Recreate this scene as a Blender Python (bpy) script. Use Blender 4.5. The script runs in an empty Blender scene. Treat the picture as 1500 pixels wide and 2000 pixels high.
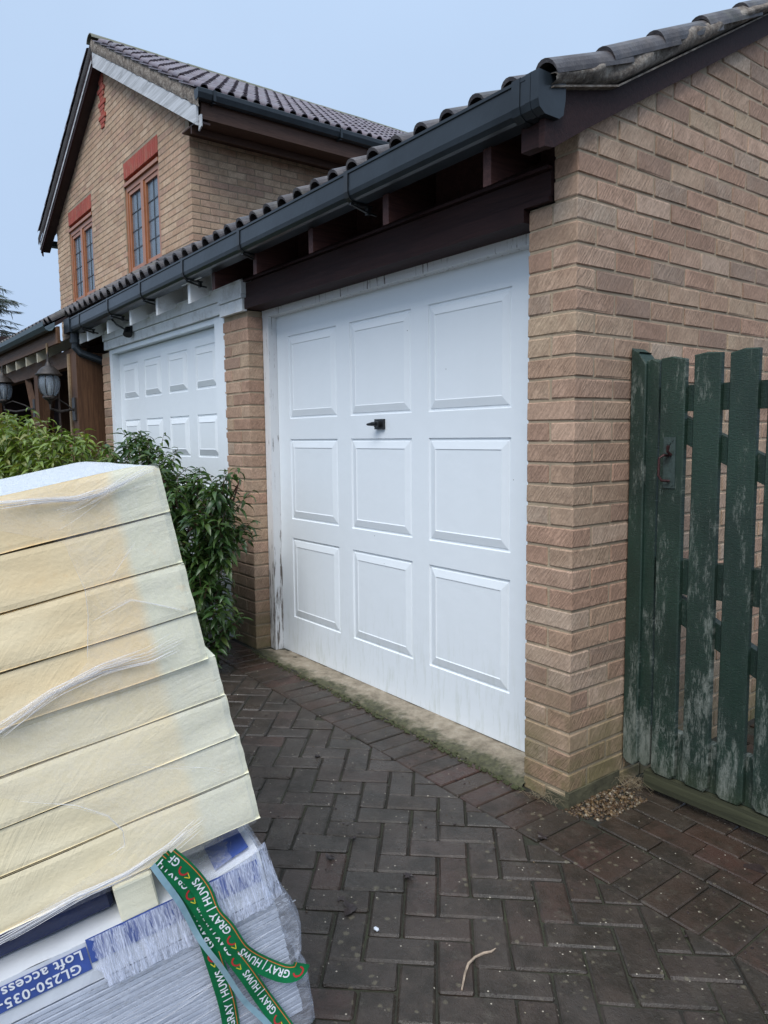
import bpy, bmesh, math, random
from mathutils import Vector, Matrix, noise
random.seed(7)
R_ = random.random
def U_(a, b): return random.uniform(a, b)
scene = bpy.context.scene
COL = scene.collection

# ------------------------------------------------------------------ camera
CP = Vector((1.6418, -2.0930, 1.3452))
FPX = 1447.52
cam_d = bpy.data.cameras.new('camera'); cam = bpy.data.objects.new('camera', cam_d); COL.objects.link(cam)
yaw, pit, rol = -0.91594, -0.10051, -0.010476
Fv = Vector((math.sin(yaw)*math.cos(pit), math.cos(yaw)*math.cos(pit), math.sin(pit)))
Rv = Vector((math.cos(yaw), -math.sin(yaw), 0)); Uv = Rv.cross(Fv)
R2 = Rv*math.cos(rol)+Uv*math.sin(rol); U2 = Uv*math.cos(rol)-Rv*math.sin(rol)
cam.matrix_world = Matrix(((R2.x, U2.x, -Fv.x, CP.x), (R2.y, U2.y, -Fv.y, CP.y), (R2.z, U2.z, -Fv.z, CP.z), (0, 0, 0, 1)))
cam_d.sensor_fit = 'VERTICAL'; cam_d.sensor_height = 24; cam_d.lens = FPX/2000*24
cam_d.clip_start = 0.05; cam_d.clip_end = 500
scene.camera = cam
def project(p):
    d = Vector(p)-CP; z = d.dot(Fv)
    if z < .05: return None
    return 750+FPX*d.dot(R2)/z, 1000-FPX*d.dot(U2)/z, z

# ------------------------------------------------------------------ sky + sun
SUN_EL, SUN_AZ = math.radians(52), math.radians(147)
w = bpy.data.worlds.new('World'); scene.world = w; w.use_nodes = True
nt = w.node_tree; nt.nodes.clear()
sky = nt.nodes.new('ShaderNodeTexSky'); sky.sky_type = 'NISHITA'; sky.sun_disc = False
sky.sun_elevation = SUN_EL; sky.sun_rotation = SUN_AZ; sky.dust_density = 6; sky.air_density = 1.2
tc = nt.nodes.new('ShaderNodeTexCoord'); sx = nt.nodes.new('ShaderNodeSeparateXYZ'); nt.links.new(tc.outputs['Generated'], sx.inputs[0])
rp = nt.nodes.new('ShaderNodeValToRGB'); nt.links.new(sx.outputs['Z'], rp.inputs[0])
e = rp.color_ramp.elements
e[0].position = 0.0; e[0].color = (0.300, 0.388, 0.520, 1)
e[1].position = 1.0; e[1].color = (.76, .90, 1.10, 1)
x = e.new(0.12); x.color = (0.298, 0.390, 0.535, 1)
x = e.new(0.52); x.color = (0.330, 0.43, 0.580, 1)
nz = nt.nodes.new('ShaderNodeTexNoise'); nz.inputs['Scale'].default_value = 2.2; nz.inputs['Detail'].default_value = 5
nt.links.new(tc.outputs['Generated'], nz.inputs[0])
mr = nt.nodes.new('ShaderNodeMapRange'); mr.inputs[3].default_value = .91; mr.inputs[4].default_value = 1.09
nt.links.new(nz.outputs['Fac'], mr.inputs[0])
vm = nt.nodes.new('ShaderNodeVectorMath'); vm.operation = 'SCALE'; nt.links.new(rp.outputs[0], vm.inputs[0]); nt.links.new(mr.outputs[0], vm.inputs['Scale'])
bg1 = nt.nodes.new('ShaderNodeBackground'); bg1.inputs[1].default_value = 0.06; nt.links.new(sky.outputs[0], bg1.inputs[0])
bg2 = nt.nodes.new('ShaderNodeBackground'); bg2.inputs[1].default_value = 1.0; nt.links.new(vm.outputs[0], bg2.inputs[0])
mx = nt.nodes.new('ShaderNodeMixShader'); mx.inputs[0].default_value = 0.9
nt.links.new(bg1.outputs[0], mx.inputs[1]); nt.links.new(bg2.outputs[0], mx.inputs[2])
wo = nt.nodes.new('ShaderNodeOutputWorld'); nt.links.new(mx.outputs[0], wo.inputs[0])
sd = bpy.data.lights.new('sun', 'SUN'); sd.energy = 1.5; sd.angle = math.radians(40); sd.color = (1, .975, .94)
so = bpy.data.objects.new('sun', sd); COL.objects.link(so)
sdir = Vector((math.sin(SUN_AZ)*math.cos(SUN_EL), math.cos(SUN_AZ)*math.cos(SUN_EL), math.sin(SUN_EL)))
so.rotation_euler = sdir.to_track_quat('Z', 'Y').to_euler()
scene.render.engine = 'CYCLES'
scene.view_settings.view_transform = 'Standard'; scene.view_settings.look = 'None'
scene.view_settings.exposure = 0.80; scene.view_settings.gamma = 1

# ------------------------------------------------------------------ node helpers
class NT:
    def __init__(s, name):
        s.m = bpy.data.materials.new(name); s.m.use_nodes = True; s.t = s.m.node_tree
        s.b = s.t.nodes['Principled BSDF']; s.out = s.t.nodes['Material Output']
    def n(s, ty, _p=None, **kw):
        nd = s.t.nodes.new('ShaderNode'+ty)
        for k, v in (_p or {}).items(): setattr(nd, k, v)
        for k, v in kw.items():
            k = k.replace('_', ' ')
            i = nd.inputs[int(k[1:])] if k[0] == 'i' and k[1:].isdigit() else nd.inputs[k]
            s.set(i, v)
        return nd
    def set(s, i, v):
        if isinstance(v, bpy.types.NodeSocket): s.t.links.new(v, i)
        elif isinstance(v, bpy.types.Node): s.t.links.new(v.outputs[0], i)
        else:
            if isinstance(v, (tuple, list)) and len(v) == 3 and i.type == 'RGBA': v = (*v, 1)
            i.default_value = v
    def math(s, op, a, b=0.0, c=0.0):
        return s.n('Math', {'operation': op}, i0=a, i1=b, i2=c).outputs[0]
    def ramp(s, f, stops, interp='LINEAR'):
        r = s.n('ValToRGB', i0=f); cr = r.color_ramp; cr.interpolation = interp
        while len(cr.elements) > 1: cr.elements.remove(cr.elements[-1])
        for k, (p, c) in enumerate(stops):
            if isinstance(c, (int, float)): c = (c, c, c)
            el = cr.elements[0] if k == 0 else cr.elements.new(p)
            el.position = p; el.color = (*c, 1)
        return r.outputs[0]
    def mix(s, f, a, b, mode='MIX'):
        nd = s.t.nodes.new('ShaderNodeMix'); nd.data_type = 'RGBA'; nd.blend_type = mode
        s.set(nd.inputs[0], f); s.set(nd.inputs[6], a); s.set(nd.inputs[7], b)
        return nd.outputs[2]
    def noise(s, vec, scale, detail=3, rough=.5, dist=0.0):
        nd = s.n('TexNoise', Scale=scale, Detail=detail, Roughness=rough, Distortion=dist)
        if vec is not None: s.set(nd.inputs['Vector'], vec)
        return nd.outputs['Fac']
    def pos(s): return s.n('NewGeometry').outputs['Position']
    def obj(s): return s.n('TexCoord').outputs['Object']
    def map(s, v, scale=(1, 1, 1), rot=(0, 0, 0), loc=(0, 0, 0)):
        return s.n('Mapping', Vector=v, Scale=scale, Rotation=rot, Location=loc).outputs[0]
    def sep(s, v): return s.n('SeparateXYZ', i0=v).outputs
    def comb(s, x, y, z): return s.n('CombineXYZ', i0=x, i1=y, i2=z).outputs[0]
    def rnd(s):
        a = s.n('Attribute', {'attribute_name': 'rnd'}).outputs['Fac']
        b = s.n('ObjectInfo').outputs['Random']
        return s.math('FRACT', s.math('ADD', a, b))
    def bump(s, h, dist, strength=1.0, normal=None):
        nd = s.n('Bump', Height=h, Distance=dist, Strength=strength)
        if normal is not None: s.set(nd.inputs['Normal'], normal)
        return nd.outputs[0]
    def done(s, col=None, rough=None, normal=None, **kw):
        if col is not None: s.set(s.b.inputs['Base Color'], col)
        if rough is not None: s.set(s.b.inputs['Roughness'], rough)
        if normal is not None: s.set(s.b.inputs['Normal'], normal)
        for k, v in kw.items(): s.set(s.b.inputs[k.replace('_', ' ')], v)
        return s.m
M = {}
def simple(name, col, rough=.6, var=.15, nscale=6, bump=0.0, bscale=40, **kw):
    t = NT(name); p = t.obj()
    f = t.noise(p, nscale, 4, .6)
    dark = tuple(c*(1-var) for c in col); lite = tuple(min(1, c*(1+var)) for c in col)
    c = t.ramp(f, [(.3, dark), (.7, lite)])
    nrm = t.bump(t.noise(p, bscale, 4), bump) if bump else None
    M[name] = t.done(c, rough, nrm, **kw); return M[name]

# ------------------------------------------------------------------ materials
def brick_mat(name, cols, groove, moss=True, gscale=1.0):
    t = NT(name); p = t.pos(); x, y, z = t.sep(p)
    r = t.rnd()
    base = t.ramp(r, [(i/len(cols), c) for i, c in enumerate(cols)], 'LINEAR')
    f = t.noise(p, 14, 4, .65); f2 = t.noise(p, 90, 3, .6)
    base = t.mix(t.ramp(f, [(.42, 0), (.72, .4)]), base, (.24, .155, .11))
    base = t.mix(t.ramp(t.noise(t.map(p, loc=(4, 2, 9)), 9, 3), [(.5, 0), (.75, .45)]), base, (.36, .22, .15))
    base = t.mix(.35, base, t.mix(1, base, t.ramp(f2, [(.3, .45), (.7, 1.35)]), 'MULTIPLY'))
    big = t.noise(p, 1.3, 3)
    base = t.mix(1, base, t.ramp(big, [(.3, .82), (.7, 1.1)]), 'MULTIPLY')
    u = t.math('ADD', x, y)
    along = t.math('ADD', t.math('MULTIPLY', u, .60), t.math('MULTIPLY', z, .80))
    perp = t.math('SUBTRACT', t.math('MULTIPLY', u, .80), t.math('MULTIPLY', z, .60))
    gv = t.comb(t.math('MULTIPLY', along, 16*gscale), t.math('MULTIPLY', perp, 185*gscale), t.math('MULTIPLY', r, 40))
    g = t.noise(gv, 1.0, 2, .6)
    gr = t.ramp(g, [(.40, 0), (.56, 1)])
    grm = t.math('MULTIPLY', gr, t.ramp(t.math('FRACT', t.math('MULTIPLY', r, 7.3)), [(0, .35), (.6, 1)]))
    base = t.mix(t.math('MULTIPLY', t.math('SUBTRACT', 1, gr), .24*groove), base, (.19, .125, .085))
    if moss:
        m = t.math('MULTIPLY', t.ramp(z, [(.02, 1), (.35, 0)]), t.ramp(t.noise(p, 7, 4, .7), [(.35, 0), (.6, .8)]))
        base = t.mix(m, base, (.10, .10, .03))
        m2 = t.math('MULTIPLY', t.ramp(z, [(.1, 1), (.62, 0)]), t.ramp(t.noise(t.map(p, loc=(3, 3, 3)), 3.5, 4, .7), [(.36, 0), (.58, .85)]))
        base = t.mix(m2, base, (.20, .165, .085))
    h = t.math('ADD', t.math('MULTIPLY', grm, groove), t.math('MULTIPLY', f2, .5))
    M[name] = t.done(base, t.ramp(f, [(.3, .8), (.7, .93)]), t.bump(h, .0020, 1.0), Specular_IOR_Level=.25)
brick_mat('rusticated_brick', [(.53, .375, .265), (.45, .295, .205), (.57, .385, .28), (.42, .265, .19), (.55, .345, .245), (.56, .43, .325), (.33, .23, .175), (.49, .305, .215), (.52, .385, .265), (.60, .40, .29), (.53, .375, .265)], 1.0)
brick_mat('gable_brick', [(.56, .40, .27), (.50, .33, .22), (.62, .45, .31), (.52, .33, .23), (.58, .41, .28), (.46, .30, .22), (.64, .47, .33), (.56, .40, .27)], .55, False, .5)
brick_mat('red_brick', [(.38, .080, .06), (.43, .095, .068), (.40, .085, .07), (.38, .080, .06)], .3, False, .5)
def mortar_mat(name, col):
    t = NT(name); p = t.pos(); z = t.sep(p)[2]
    c = t.mix(t.ramp(t.noise(p, 5, 4), [(.35, 0), (.7, 1)]), col, tuple(a*.7 for a in col))
    c = t.mix(t.math('MULTIPLY', t.ramp(z, [(0, .8), (.3, 0)]), t.noise(p, 8, 3)), c, (.07, .08, .03))
    M[name] = t.done(c, .95, t.bump(t.noise(p, 160, 3), .003))
mortar_mat('mortar', (.42, .33, .23))
mortar_mat('gable_mortar', (.34, .27, .19))
def paver_mat(name, cols):
    t = NT(name); p = t.pos(); x, y, z = t.sep(p); r = t.rnd()
    c = t.ramp(r, [(i/len(cols), k) for i, k in enumerate(cols)])
    f = t.noise(p, 2.2, 5, .65)
    c = t.mix(t.ramp(f, [(.35, 0), (.65, .65)]), c, (.031, .024, .018))
    c = t.mix(t.ramp(t.noise(t.map(p, loc=(5, 1, 0)), 24, 4, .7), [(.45, 0), (.72, .45)]), c, (.072, .054, .042))
    dirt = t.noise(t.map(p, loc=(7, 3, 0)), 5.5, 6, .78)
    c = t.mix(t.ramp(dirt, [(.46, 0), (.60, .75)]), c, (.022, .018, .013))
    c = t.mix(t.ramp(t.noise(t.map(p, loc=(1, 9, 0)), 11, 6, .8), [(.55, 0), (.68, .55)]), c, (.085, .075, .058))
    # lichen spots: denser towards the near right
    v = t.n('TexVoronoi', Vector=p, Scale=46.0, Randomness=1.0)
    dd = t.math('DIVIDE', t.math('ADD', v.outputs['Distance'], t.math('MULTIPLY', t.math('SUBTRACT', t.noise(p, 95, 4, .7), .5), .9)), t.math('ADD', .35, t.sep(v.outputs['Color'])[2]))
    dens = t.math('ADD', t.math('MULTIPLY', x, .5), t.math('MULTIPLY', y, -.35))
    pick = t.math('ADD', t.sep(v.outputs['Color'])[0], t.math('ADD', t.math('MULTIPLY', dens, .42), t.math('MULTIPLY', t.math('SUBTRACT', t.noise(p, 1.9, 3, .6), 0.60), 1.3)))
    sp = t.math('MULTIPLY', t.ramp(dd, [(.20, 1), (.36, 0)]), t.ramp(pick, [(.84, 0), (.92, 1)]))
    c = t.mix(t.math('MULTIPLY', sp, .5), c, (.17, .15, .10))
    v2 = t.n('TexVoronoi', Vector=p, Scale=85.0)
    sp2 = t.math('MULTIPLY', t.ramp(v2.outputs['Distance'], [(.14, 1), (.24, 0)]), t.ramp(t.sep(v2.outputs['Color'])[1], [(.945, 0), (.96, 1)]))
    c = t.mix(sp2, c, (.45, .40, .32))
    rg = t.ramp(t.noise(p, 3.5, 4, .6), [(.34, .22), (.66, .58)])
    h = t.math('ADD', t.noise(p, 60, 4, .7), t.math('MULTIPLY', t.noise(p, 260, 2), .5))
    M[name] = t.done(c, rg, t.bump(h, .0032), Specular_IOR_Level=.38)
paver_mat('paver', [(.052, .040, .032), (.046, .039, .033), (.058, .041, .033), (.045, .039, .031), (.066, .039, .031), (.048, .042, .035), (.052, .040, .032)])
paver_mat('paver_red', [(.060, .035, .025), (.048, .034, .024), (.072, .034, .026), (.043, .033, .024), (.060, .035, .025)])
t = NT('joint_sand'); p = t.pos()
M['joint_sand'] = t.done(t.mix(t.ramp(t.noise(p, 4, 4), [(.4, 0), (.65, 1)]), (.017, .015, .011), (.034, .036, .018)), .9, t.bump(t.noise(p, 90, 4), .006))
t = NT('threshold_concrete'); p = t.pos(); x, y, z = t.sep(p)
c = t.ramp(t.noise(p, 18, 5, .7), [(.3, (.17, .14, .10)), (.55, (.33, .28, .21)), (.75, (.42, .37, .30))])
mm = t.math('ADD', t.math('MULTIPLY', y, -4.5), t.math('MULTIPLY', t.noise(p, 6, 5, .75), 1.3))
c = t.mix(t.ramp(mm, [(.35, 0), (.62, .9)]), c, t.ramp(t.noise(p, 50, 3), [(.35, (.03, .034, .016)), (.65, (.080, .082, .038))]))
M['threshold_concrete'] = t.done(c, .92, t.bump(t.noise(p, 70, 5, .7), .008))
def door_mat(name, zlow):
    t = NT(name); p = t.pos(); x, y, z = t.sep(p)
    st = t.noise(t.comb(t.math('MULTIPLY', x, 9), 0.0, t.math('MULTIPLY', z, 1.1)), 1, 3)
    c = t.mix(t.ramp(st, [(.45, 0), (.75, .10)]), (.78, .825, .86), (.68, .72, .74))
    low = t.math('MULTIPLY', t.ramp(z, [(.05, 1), (.55, 0)]), t.ramp(t.noise(t.comb(t.math('MULTIPLY', x, 30), 0.0, t.math('MULTIPLY', z, 5)), 1, 4, .7), [(.50, 0), (.70, .40)]))
    c = t.mix(low, c, (.42, .46, .36))
    v = t.n('TexVoronoi', Vector=p, Scale=7.0)
    c = t.mix(t.ramp(v.outputs['Distance'], [(.012, .8), (.022, 0)]), c, (.12, .12, .11))
    M[name] = t.done(c, .33, t.bump(t.noise(p, 14, 2), .0015), Specular_IOR_Level=.4)
door_mat('door_white', .05)
t = NT('flaking_white_paint'); p = t.pos(); x, y, z = t.sep(p)
pv = t.comb(t.math('MULTIPLY', x, 60), t.math('MULTIPLY', y, 60), t.math('MULTIPLY', z, 5))
m = t.math('ADD', t.noise(pv, 1, 5, .7), t.math('MULTIPLY', t.ramp(z, [(.0, 1), (.9, 0)]), .14))
M['flaking_white_paint'] = t.done(t.mix(t.ramp(m, [(.60, 0), (.66, 1)]), (.72, .73, .74), (.15, .13, .115)), .6, t.bump(m, -.003))
t = NT('soffit_white_paint'); p = t.pos()
m = t.noise(p, 7, 5, .75)
c = t.mix(t.ramp(m, [(.50, 0), (.66, .6)]), (.77, .79, .80), (.46, .45, .43))
M['soffit_white_paint'] = t.done(c, .6, t.bump(t.noise(p, 60, 3), .001))
def wood(name, c1, c2, rough=.55, ax=0, sc=1.0, bump=.0015):
    t = NT(name); p = t.pos(); s = [55*sc, 55*sc, 55*sc]; s[ax] = 3*sc
    g = t.noise(t.map(p, scale=tuple(s)), 1, 4, .65, 1.2)
    c = t.ramp(g, [(.3, c1), (.7, c2)])
    M[name] = t.done(c, rough, t.bump(g, bump), Specular_IOR_Level=.25); return M[name]
wood('dark_stained_wood', (.018, .0070, .007), (.036, .014, .013), .7, 0)
wood('dark_rafter_wood', (.030, .012, .011), (.070, .030, .026), .6, 1)
wood('porch_wood', (.055, .026, .014), (.13, .066, .034), .6, 2)
wood('porch_beam_wood', (.075, .036, .018), (.16, .085, .045), .6, 0)
wood('weathered_bargeboard', (.30, .31, .32), (.62, .64, .67), .75, 0, .35)
wood('brown_fascia', (.055, .030, .022), (.10, .055, .040), .6, 1)
wood('mossy_board', (.028, .030, .018), (.075, .078, .045), .85, 0, .6)
wood('pallet_wood', (.24, .16, .09), (.40, .29, .18), .8, 1)
simple('window_brown', (.34, .135, .06), .35, .12, 8, Specular_IOR_Level=.5)
simple('gutter_plastic', (.016, .022, .028), .34, .3, 5, .0006, 30, Specular_IOR_Level=.4)
simple('old_gutter_plastic', (.022, .042, .045), .42, .3, 5, .0006, 30)
simple('black_plastic', (.010, .011, .012), .35, .2, 10)
simple('lantern_metal', (.045, .038, .034), .5, .4, 30, .001, 90, Metallic=.4)
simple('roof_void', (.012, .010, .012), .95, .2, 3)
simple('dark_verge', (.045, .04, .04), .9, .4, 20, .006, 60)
simple('dark_soffit', (.035, .020, .020), .8, .3, 4)
simple('bark', (.07, .045, .03), .9, .4, 20, .004, 60)
def tile_mat(name, c1, c2, moss, rgh=.38):
    t = NT(name); p = t.pos(); r = t.rnd()
    c = t.ramp(r, [(0, c1), (1, c2)])
    c = t.mix(t.ramp(t.noise(p, 12, 5, .7), [(.45, 0), (.7, .6)]), c, (.16, .14, .13))
    c = t.mix(t.ramp(t.noise(p, 3.1, 5, .75), [(.58-.1*moss, 0), (.72, .8*moss)]), c, (.11, .12, .045))
    M[name] = t.done(c, t.ramp(t.noise(p, 9, 3), [(.3, rgh), (.7, rgh+.3)]), t.bump(t.noise(p, 120, 4, .7), .002), Specular_IOR_Level=.55)
tile_mat('garage_tile', (.032, .028, .032), (.058, .047, .047), .35)
tile_mat('house_tile', (.085, .065, .080), (.15, .12, .145), .12, .33)
tile_mat('ridge_tile', (.12, .13, .10), (.17, .17, .12), 1.0, .6)
t = NT('verge_mortar'); p = t.pos()
c = t.ramp(t.noise(p, 22, 5, .75), [(.32, (.075, .062, .052)), (.5, (.20, .165, .135)), (.66, (.40, .36, .31))])
M['verge_mortar'] = t.done(c, .95, t.bump(t.noise(p, 55, 5, .75), .012))
# green paint worn to grey wood
t = NT('worn_green_paint'); p = t.pos(); x, y, z = t.sep(p); o = t.rnd()
fine = t.noise(t.comb(t.math('MULTIPLY', x, 60), t.math('MULTIPLY', o, 30), t.math('MULTIPLY', z, 300)), 1, 3, .7)
wear = t.noise(t.comb(t.math('MULTIPLY', x, 14), t.math('MULTIPLY', o, 20), t.math('MULTIPLY', z, 3.2)), 1, 5, .72)
wear2 = t.noise(t.comb(t.math('MULTIPLY', x, 110), t.math('MULTIPLY', o, 9), t.math('MULTIPLY', z, 26)), 1, 5, .8, 1.0)
lowz = t.math('MULTIPLY', t.ramp(z, [(.05, 1), (.55, 0)]), .10)
m = t.math('ADD', t.math('ADD', t.math('MULTIPLY', wear, .60), t.math('MULTIPLY', wear2, .40)), lowz)
c = t.ramp(t.noise(p, 5, 3), [(.3, (.010, .025, .017)), (.7, (.017, .043, .028))])
c = t.mix(t.ramp(fine, [(.42, .0), (.62, .45)]), c, (.010, .020, .018))
c = t.mix(t.ramp(m, [(.55, 0), (.66, .75)]), c, (.23, .25, .22))
c = t.mix(t.math('MULTIPLY', t.ramp(z, [(.03, .9), (.2, 0)]), t.noise(p, 12, 3)), c, (.05, .06, .025))
M['worn_green_paint'] = t.done(c, t.ramp(m, [(.45, .42), (.6, .8)]), t.bump(t.math('ADD', fine, t.math('MULTIPLY', m, -2)), .0016))
simple('rusty_latch', (.055, .022, .022), .5, .5, 60, .0008, 200, Metallic=.5)
simple('latch_plate', (.035, .055, .050), .55, .4, 50, .001, 150)
# foam boards
def foam(name, c1, c2, c3, edge):
    t = NT(name); p = t.obj(); x, y, z = t.sep(p)
    r = t.n('ObjectInfo').outputs['Random']
    wob = t.math('ADD', x, t.math('MULTIPLY', t.noise(p, 9, 2), .03))
    band = t.ramp(t.math('ADD', wob, 1.0), [(.915, 0), (.935, 1)])
    c = t.ramp(t.noise(t.map(p, scale=(5, 5, 14)), 1, 3), [(.3, c1), (.7, c2)])
    c = t.mix(t.math('MULTIPLY', band, .85), c, c3)
    arc = t.noise(t.comb(t.math('MULTIPLY', t.math('ADD', z, t.math('MULTIPLY', t.math('MULTIPLY', x, x), 1.6)), 95), 0.0, t.math('MULTIPLY', x, 9)), 1, 3, .6, .6)
    c = t.mix(t.math('MULTIPLY', t.ramp(t.noise(p, 34, 3, .6), [(.62, 0), (.75, 1)]), .25), c, edge)
    h = t.math('ADD', t.math('MULTIPLY', t.math('MULTIPLY', arc, t.ramp(t.noise(t.map(p, loc=(2, 2, 2)), 6, 2), [(.42, 0), (.6, 1)])), .5), t.math('MULTIPLY', t.noise(p, 60, 4, .7), .6))
    h = t.math('ADD', h, t.math('MULTIPLY', t.noise(p, 10, 2), 1.2))
    M[name] = t.done(c, .62, t.bump(h, .0022))
foam('yellow_foam', (.84, .65, .38), (.89, .74, .48), (.78, .78, .62), (.74, .44, .17))
foam('cream_foam', (.85, .73, .48), (.89, .79, .56), (.80, .78, .62), (.76, .62, .40))
t = NT('foil_facing'); p = t.obj()
h = t.noise(p, 60, 4, .8)
M['foil_facing'] = t.done(t.ramp(h, [(.36, (.68, .75, .82)), (.6, (.93, .95, .96))]), .22, t.bump(h, .009), Metallic=.1, Specular_IOR_Level=.8)
def film(name, alpha_lo, alpha_hi, sc=(1, 1, 1), tint=(.80, .82, .86), bdist=.006, rough=.16):
    t = NT(name); p = t.obj()
    pm = t.map(p, scale=sc)
    f = t.noise(pm, 9, 4, .6, 1.5); f2 = t.noise(pm, 34, 3, .6, .8)
    h = t.math('ADD', f, t.math('MULTIPLY', f2, .45))
    ridge = t.math('SUBTRACT', 1, t.math('MULTIPLY', t.math('ABSOLUTE', t.math('SUBTRACT', f2, .5)), 12), 0)
    ridge = t.n('Clamp', i0=ridge).outputs[0]
    al = t.math('ADD', t.ramp(h, [(.5, alpha_lo), (.95, alpha_hi)]), t.math('MULTIPLY', ridge, (alpha_hi-alpha_lo)*.9))
    t.set(t.b.inputs['Alpha'], t.n('Clamp', i0=al).outputs[0])
    M[name] = t.done(tint, rough, t.bump(h, bdist), Specular_IOR_Level=.9)
film('clear_film', .04, .12, (1, 1, 1), (.86, .85, .86), .003)
film('wrinkled_film', .06, .62, (6.5, 2, .7), (.74, .79, .95), .006, .12)
film('cloudy_film', .14, .32, (.8, 1, 1.8), (.66, .70, .80), .004, .14)
t = NT('film_strand'); t.set(t.b.inputs['Alpha'], .38)
M['film_strand'] = t.done((.88, .89, .93), .10, None, Specular_IOR_Level=.9)
simple('layered_board', (.44, .48, .56), .5, .12, 12, .001, 40)
simple('carton_white', (.66, .69, .74), .4, .06, 12)
simple('print_blue', (.055, .10, .34), .4, .2, 20)
simple('navy_wrap', (.010, .020, .075), .22, .3, 6, .003, 12)
simple('print_white', (.78, .80, .84), .45, .03, 5)
simple('print_grey', (.36, .38, .42), .5, .05, 5)
simple('tape_green', (.004, .14, .048), .30, .25, 16, .002, 25)
simple('tape_back', (.24, .38, .44), .35, .15, 20, .002, 30)
simple('print_orange', (.75, .33, .05), .4, .05, 5)
simple('print_red', (.50, .03, .035), .4, .05, 5)
simple('print_yellow', (.70, .62, .05), .4, .05, 5)
def leaf_mat(name, cols, spec=.5):
    t = NT(name); r = t.rnd(); p = t.pos()
    c = t.ramp(r, [(i/(len(cols)-1), k) for i, k in enumerate(cols)])
    c = t.mix(t.ramp(t.noise(p, 6, 3), [(.4, 0), (.7, .4)]), c, tuple(a*.55 for a in cols[0]))
    s2 = t.n('BsdfTranslucent', Color=t.mix(1, c, (1.4, 1.5, .7), 'MULTIPLY'))
    mxs = t.n('MixShader', i0=.22, i1=t.b.outputs[0], i2=s2.outputs[0])
    t.done(c, .34, None, Specular_IOR_Level=spec)
    t.t.links.new(mxs.outputs[0], t.out.inputs[0]); M[name] = t.m
leaf_mat('dark_leaf', [(.028, .065, .020), (.045, .096, .026), (.085, .150, .034), (.030, .070, .026), (.11, .16, .04)])
leaf_mat('light_leaf', [(.10, .155, .024), (.14, .21, .03), (.22, .29, .05), (.08, .13, .026), (.26, .25, .07)])
leaf_mat('needle', [(.018, .038, .022), (.030, .058, .030), (.045, .072, .038)])
simple('shoot_stem', (.10, .045, .03), .6, .3, 20)
t = NT('window_glass'); t.set(t.b.inputs['Alpha'], .48)
M['window_glass'] = t.done((.22, .28, .34), .04, t.bump(t.noise(t.obj(), 5, 2), .012), Specular_IOR_Level=1.0)
t = NT('lantern_glass'); t.set(t.b.inputs['Alpha'], .45)
M['lantern_glass'] = t.done((.30, .36, .42), .06, None, Specular_IOR_Level=1.0)
simple('curtain', (.74, .77, .80), .8, .2, 14)
simple('room_dark', (.16, .17, .18), .9, .3, 2)
simple('lead_bar', (.05, .055, .06), .4, .1, 5)
simple('bulb_white', (.7, .7, .66), .4, .03, 5)
simple('pale_slat', (.55, .50, .38), .7, .15, 9)
simple('terracotta', (.38, .17, .10), .8, .15, 9)
t = NT('gravel'); r = t.rnd(); p = t.pos()
c = t.ramp(r, [(0, (.035, .022, .014)), (.2, (.10, .055, .025)), (.4, (.16, .10, .045)), (.55, (.05, .035, .028)), (.7, (.26, .17, .08)), (.85, (.07, .04, .022)), (1, (.40, .34, .24))])
M['gravel'] = t.done(t.mix(1, c, t.ramp(t.noise(p, 90, 2), [(.3, .45), (.7, .9)]), 'MULTIPLY'), .5)
simple('dead_leaf', (.028, .018, .016), .5, .4, 30, .002, 60)
simple('dry_grass', (.20, .16, .10), .8, .3, 30)
simple('twig', (.34, .26, .19), .8, .3, 60, .001, 200)
simple('mossy_stone', (.075, .070, .040), .95, .45, 14, .004, 60)
simple('moss_clump', (.045, .05, .018), .95, .4, 60, .004, 120)

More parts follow.
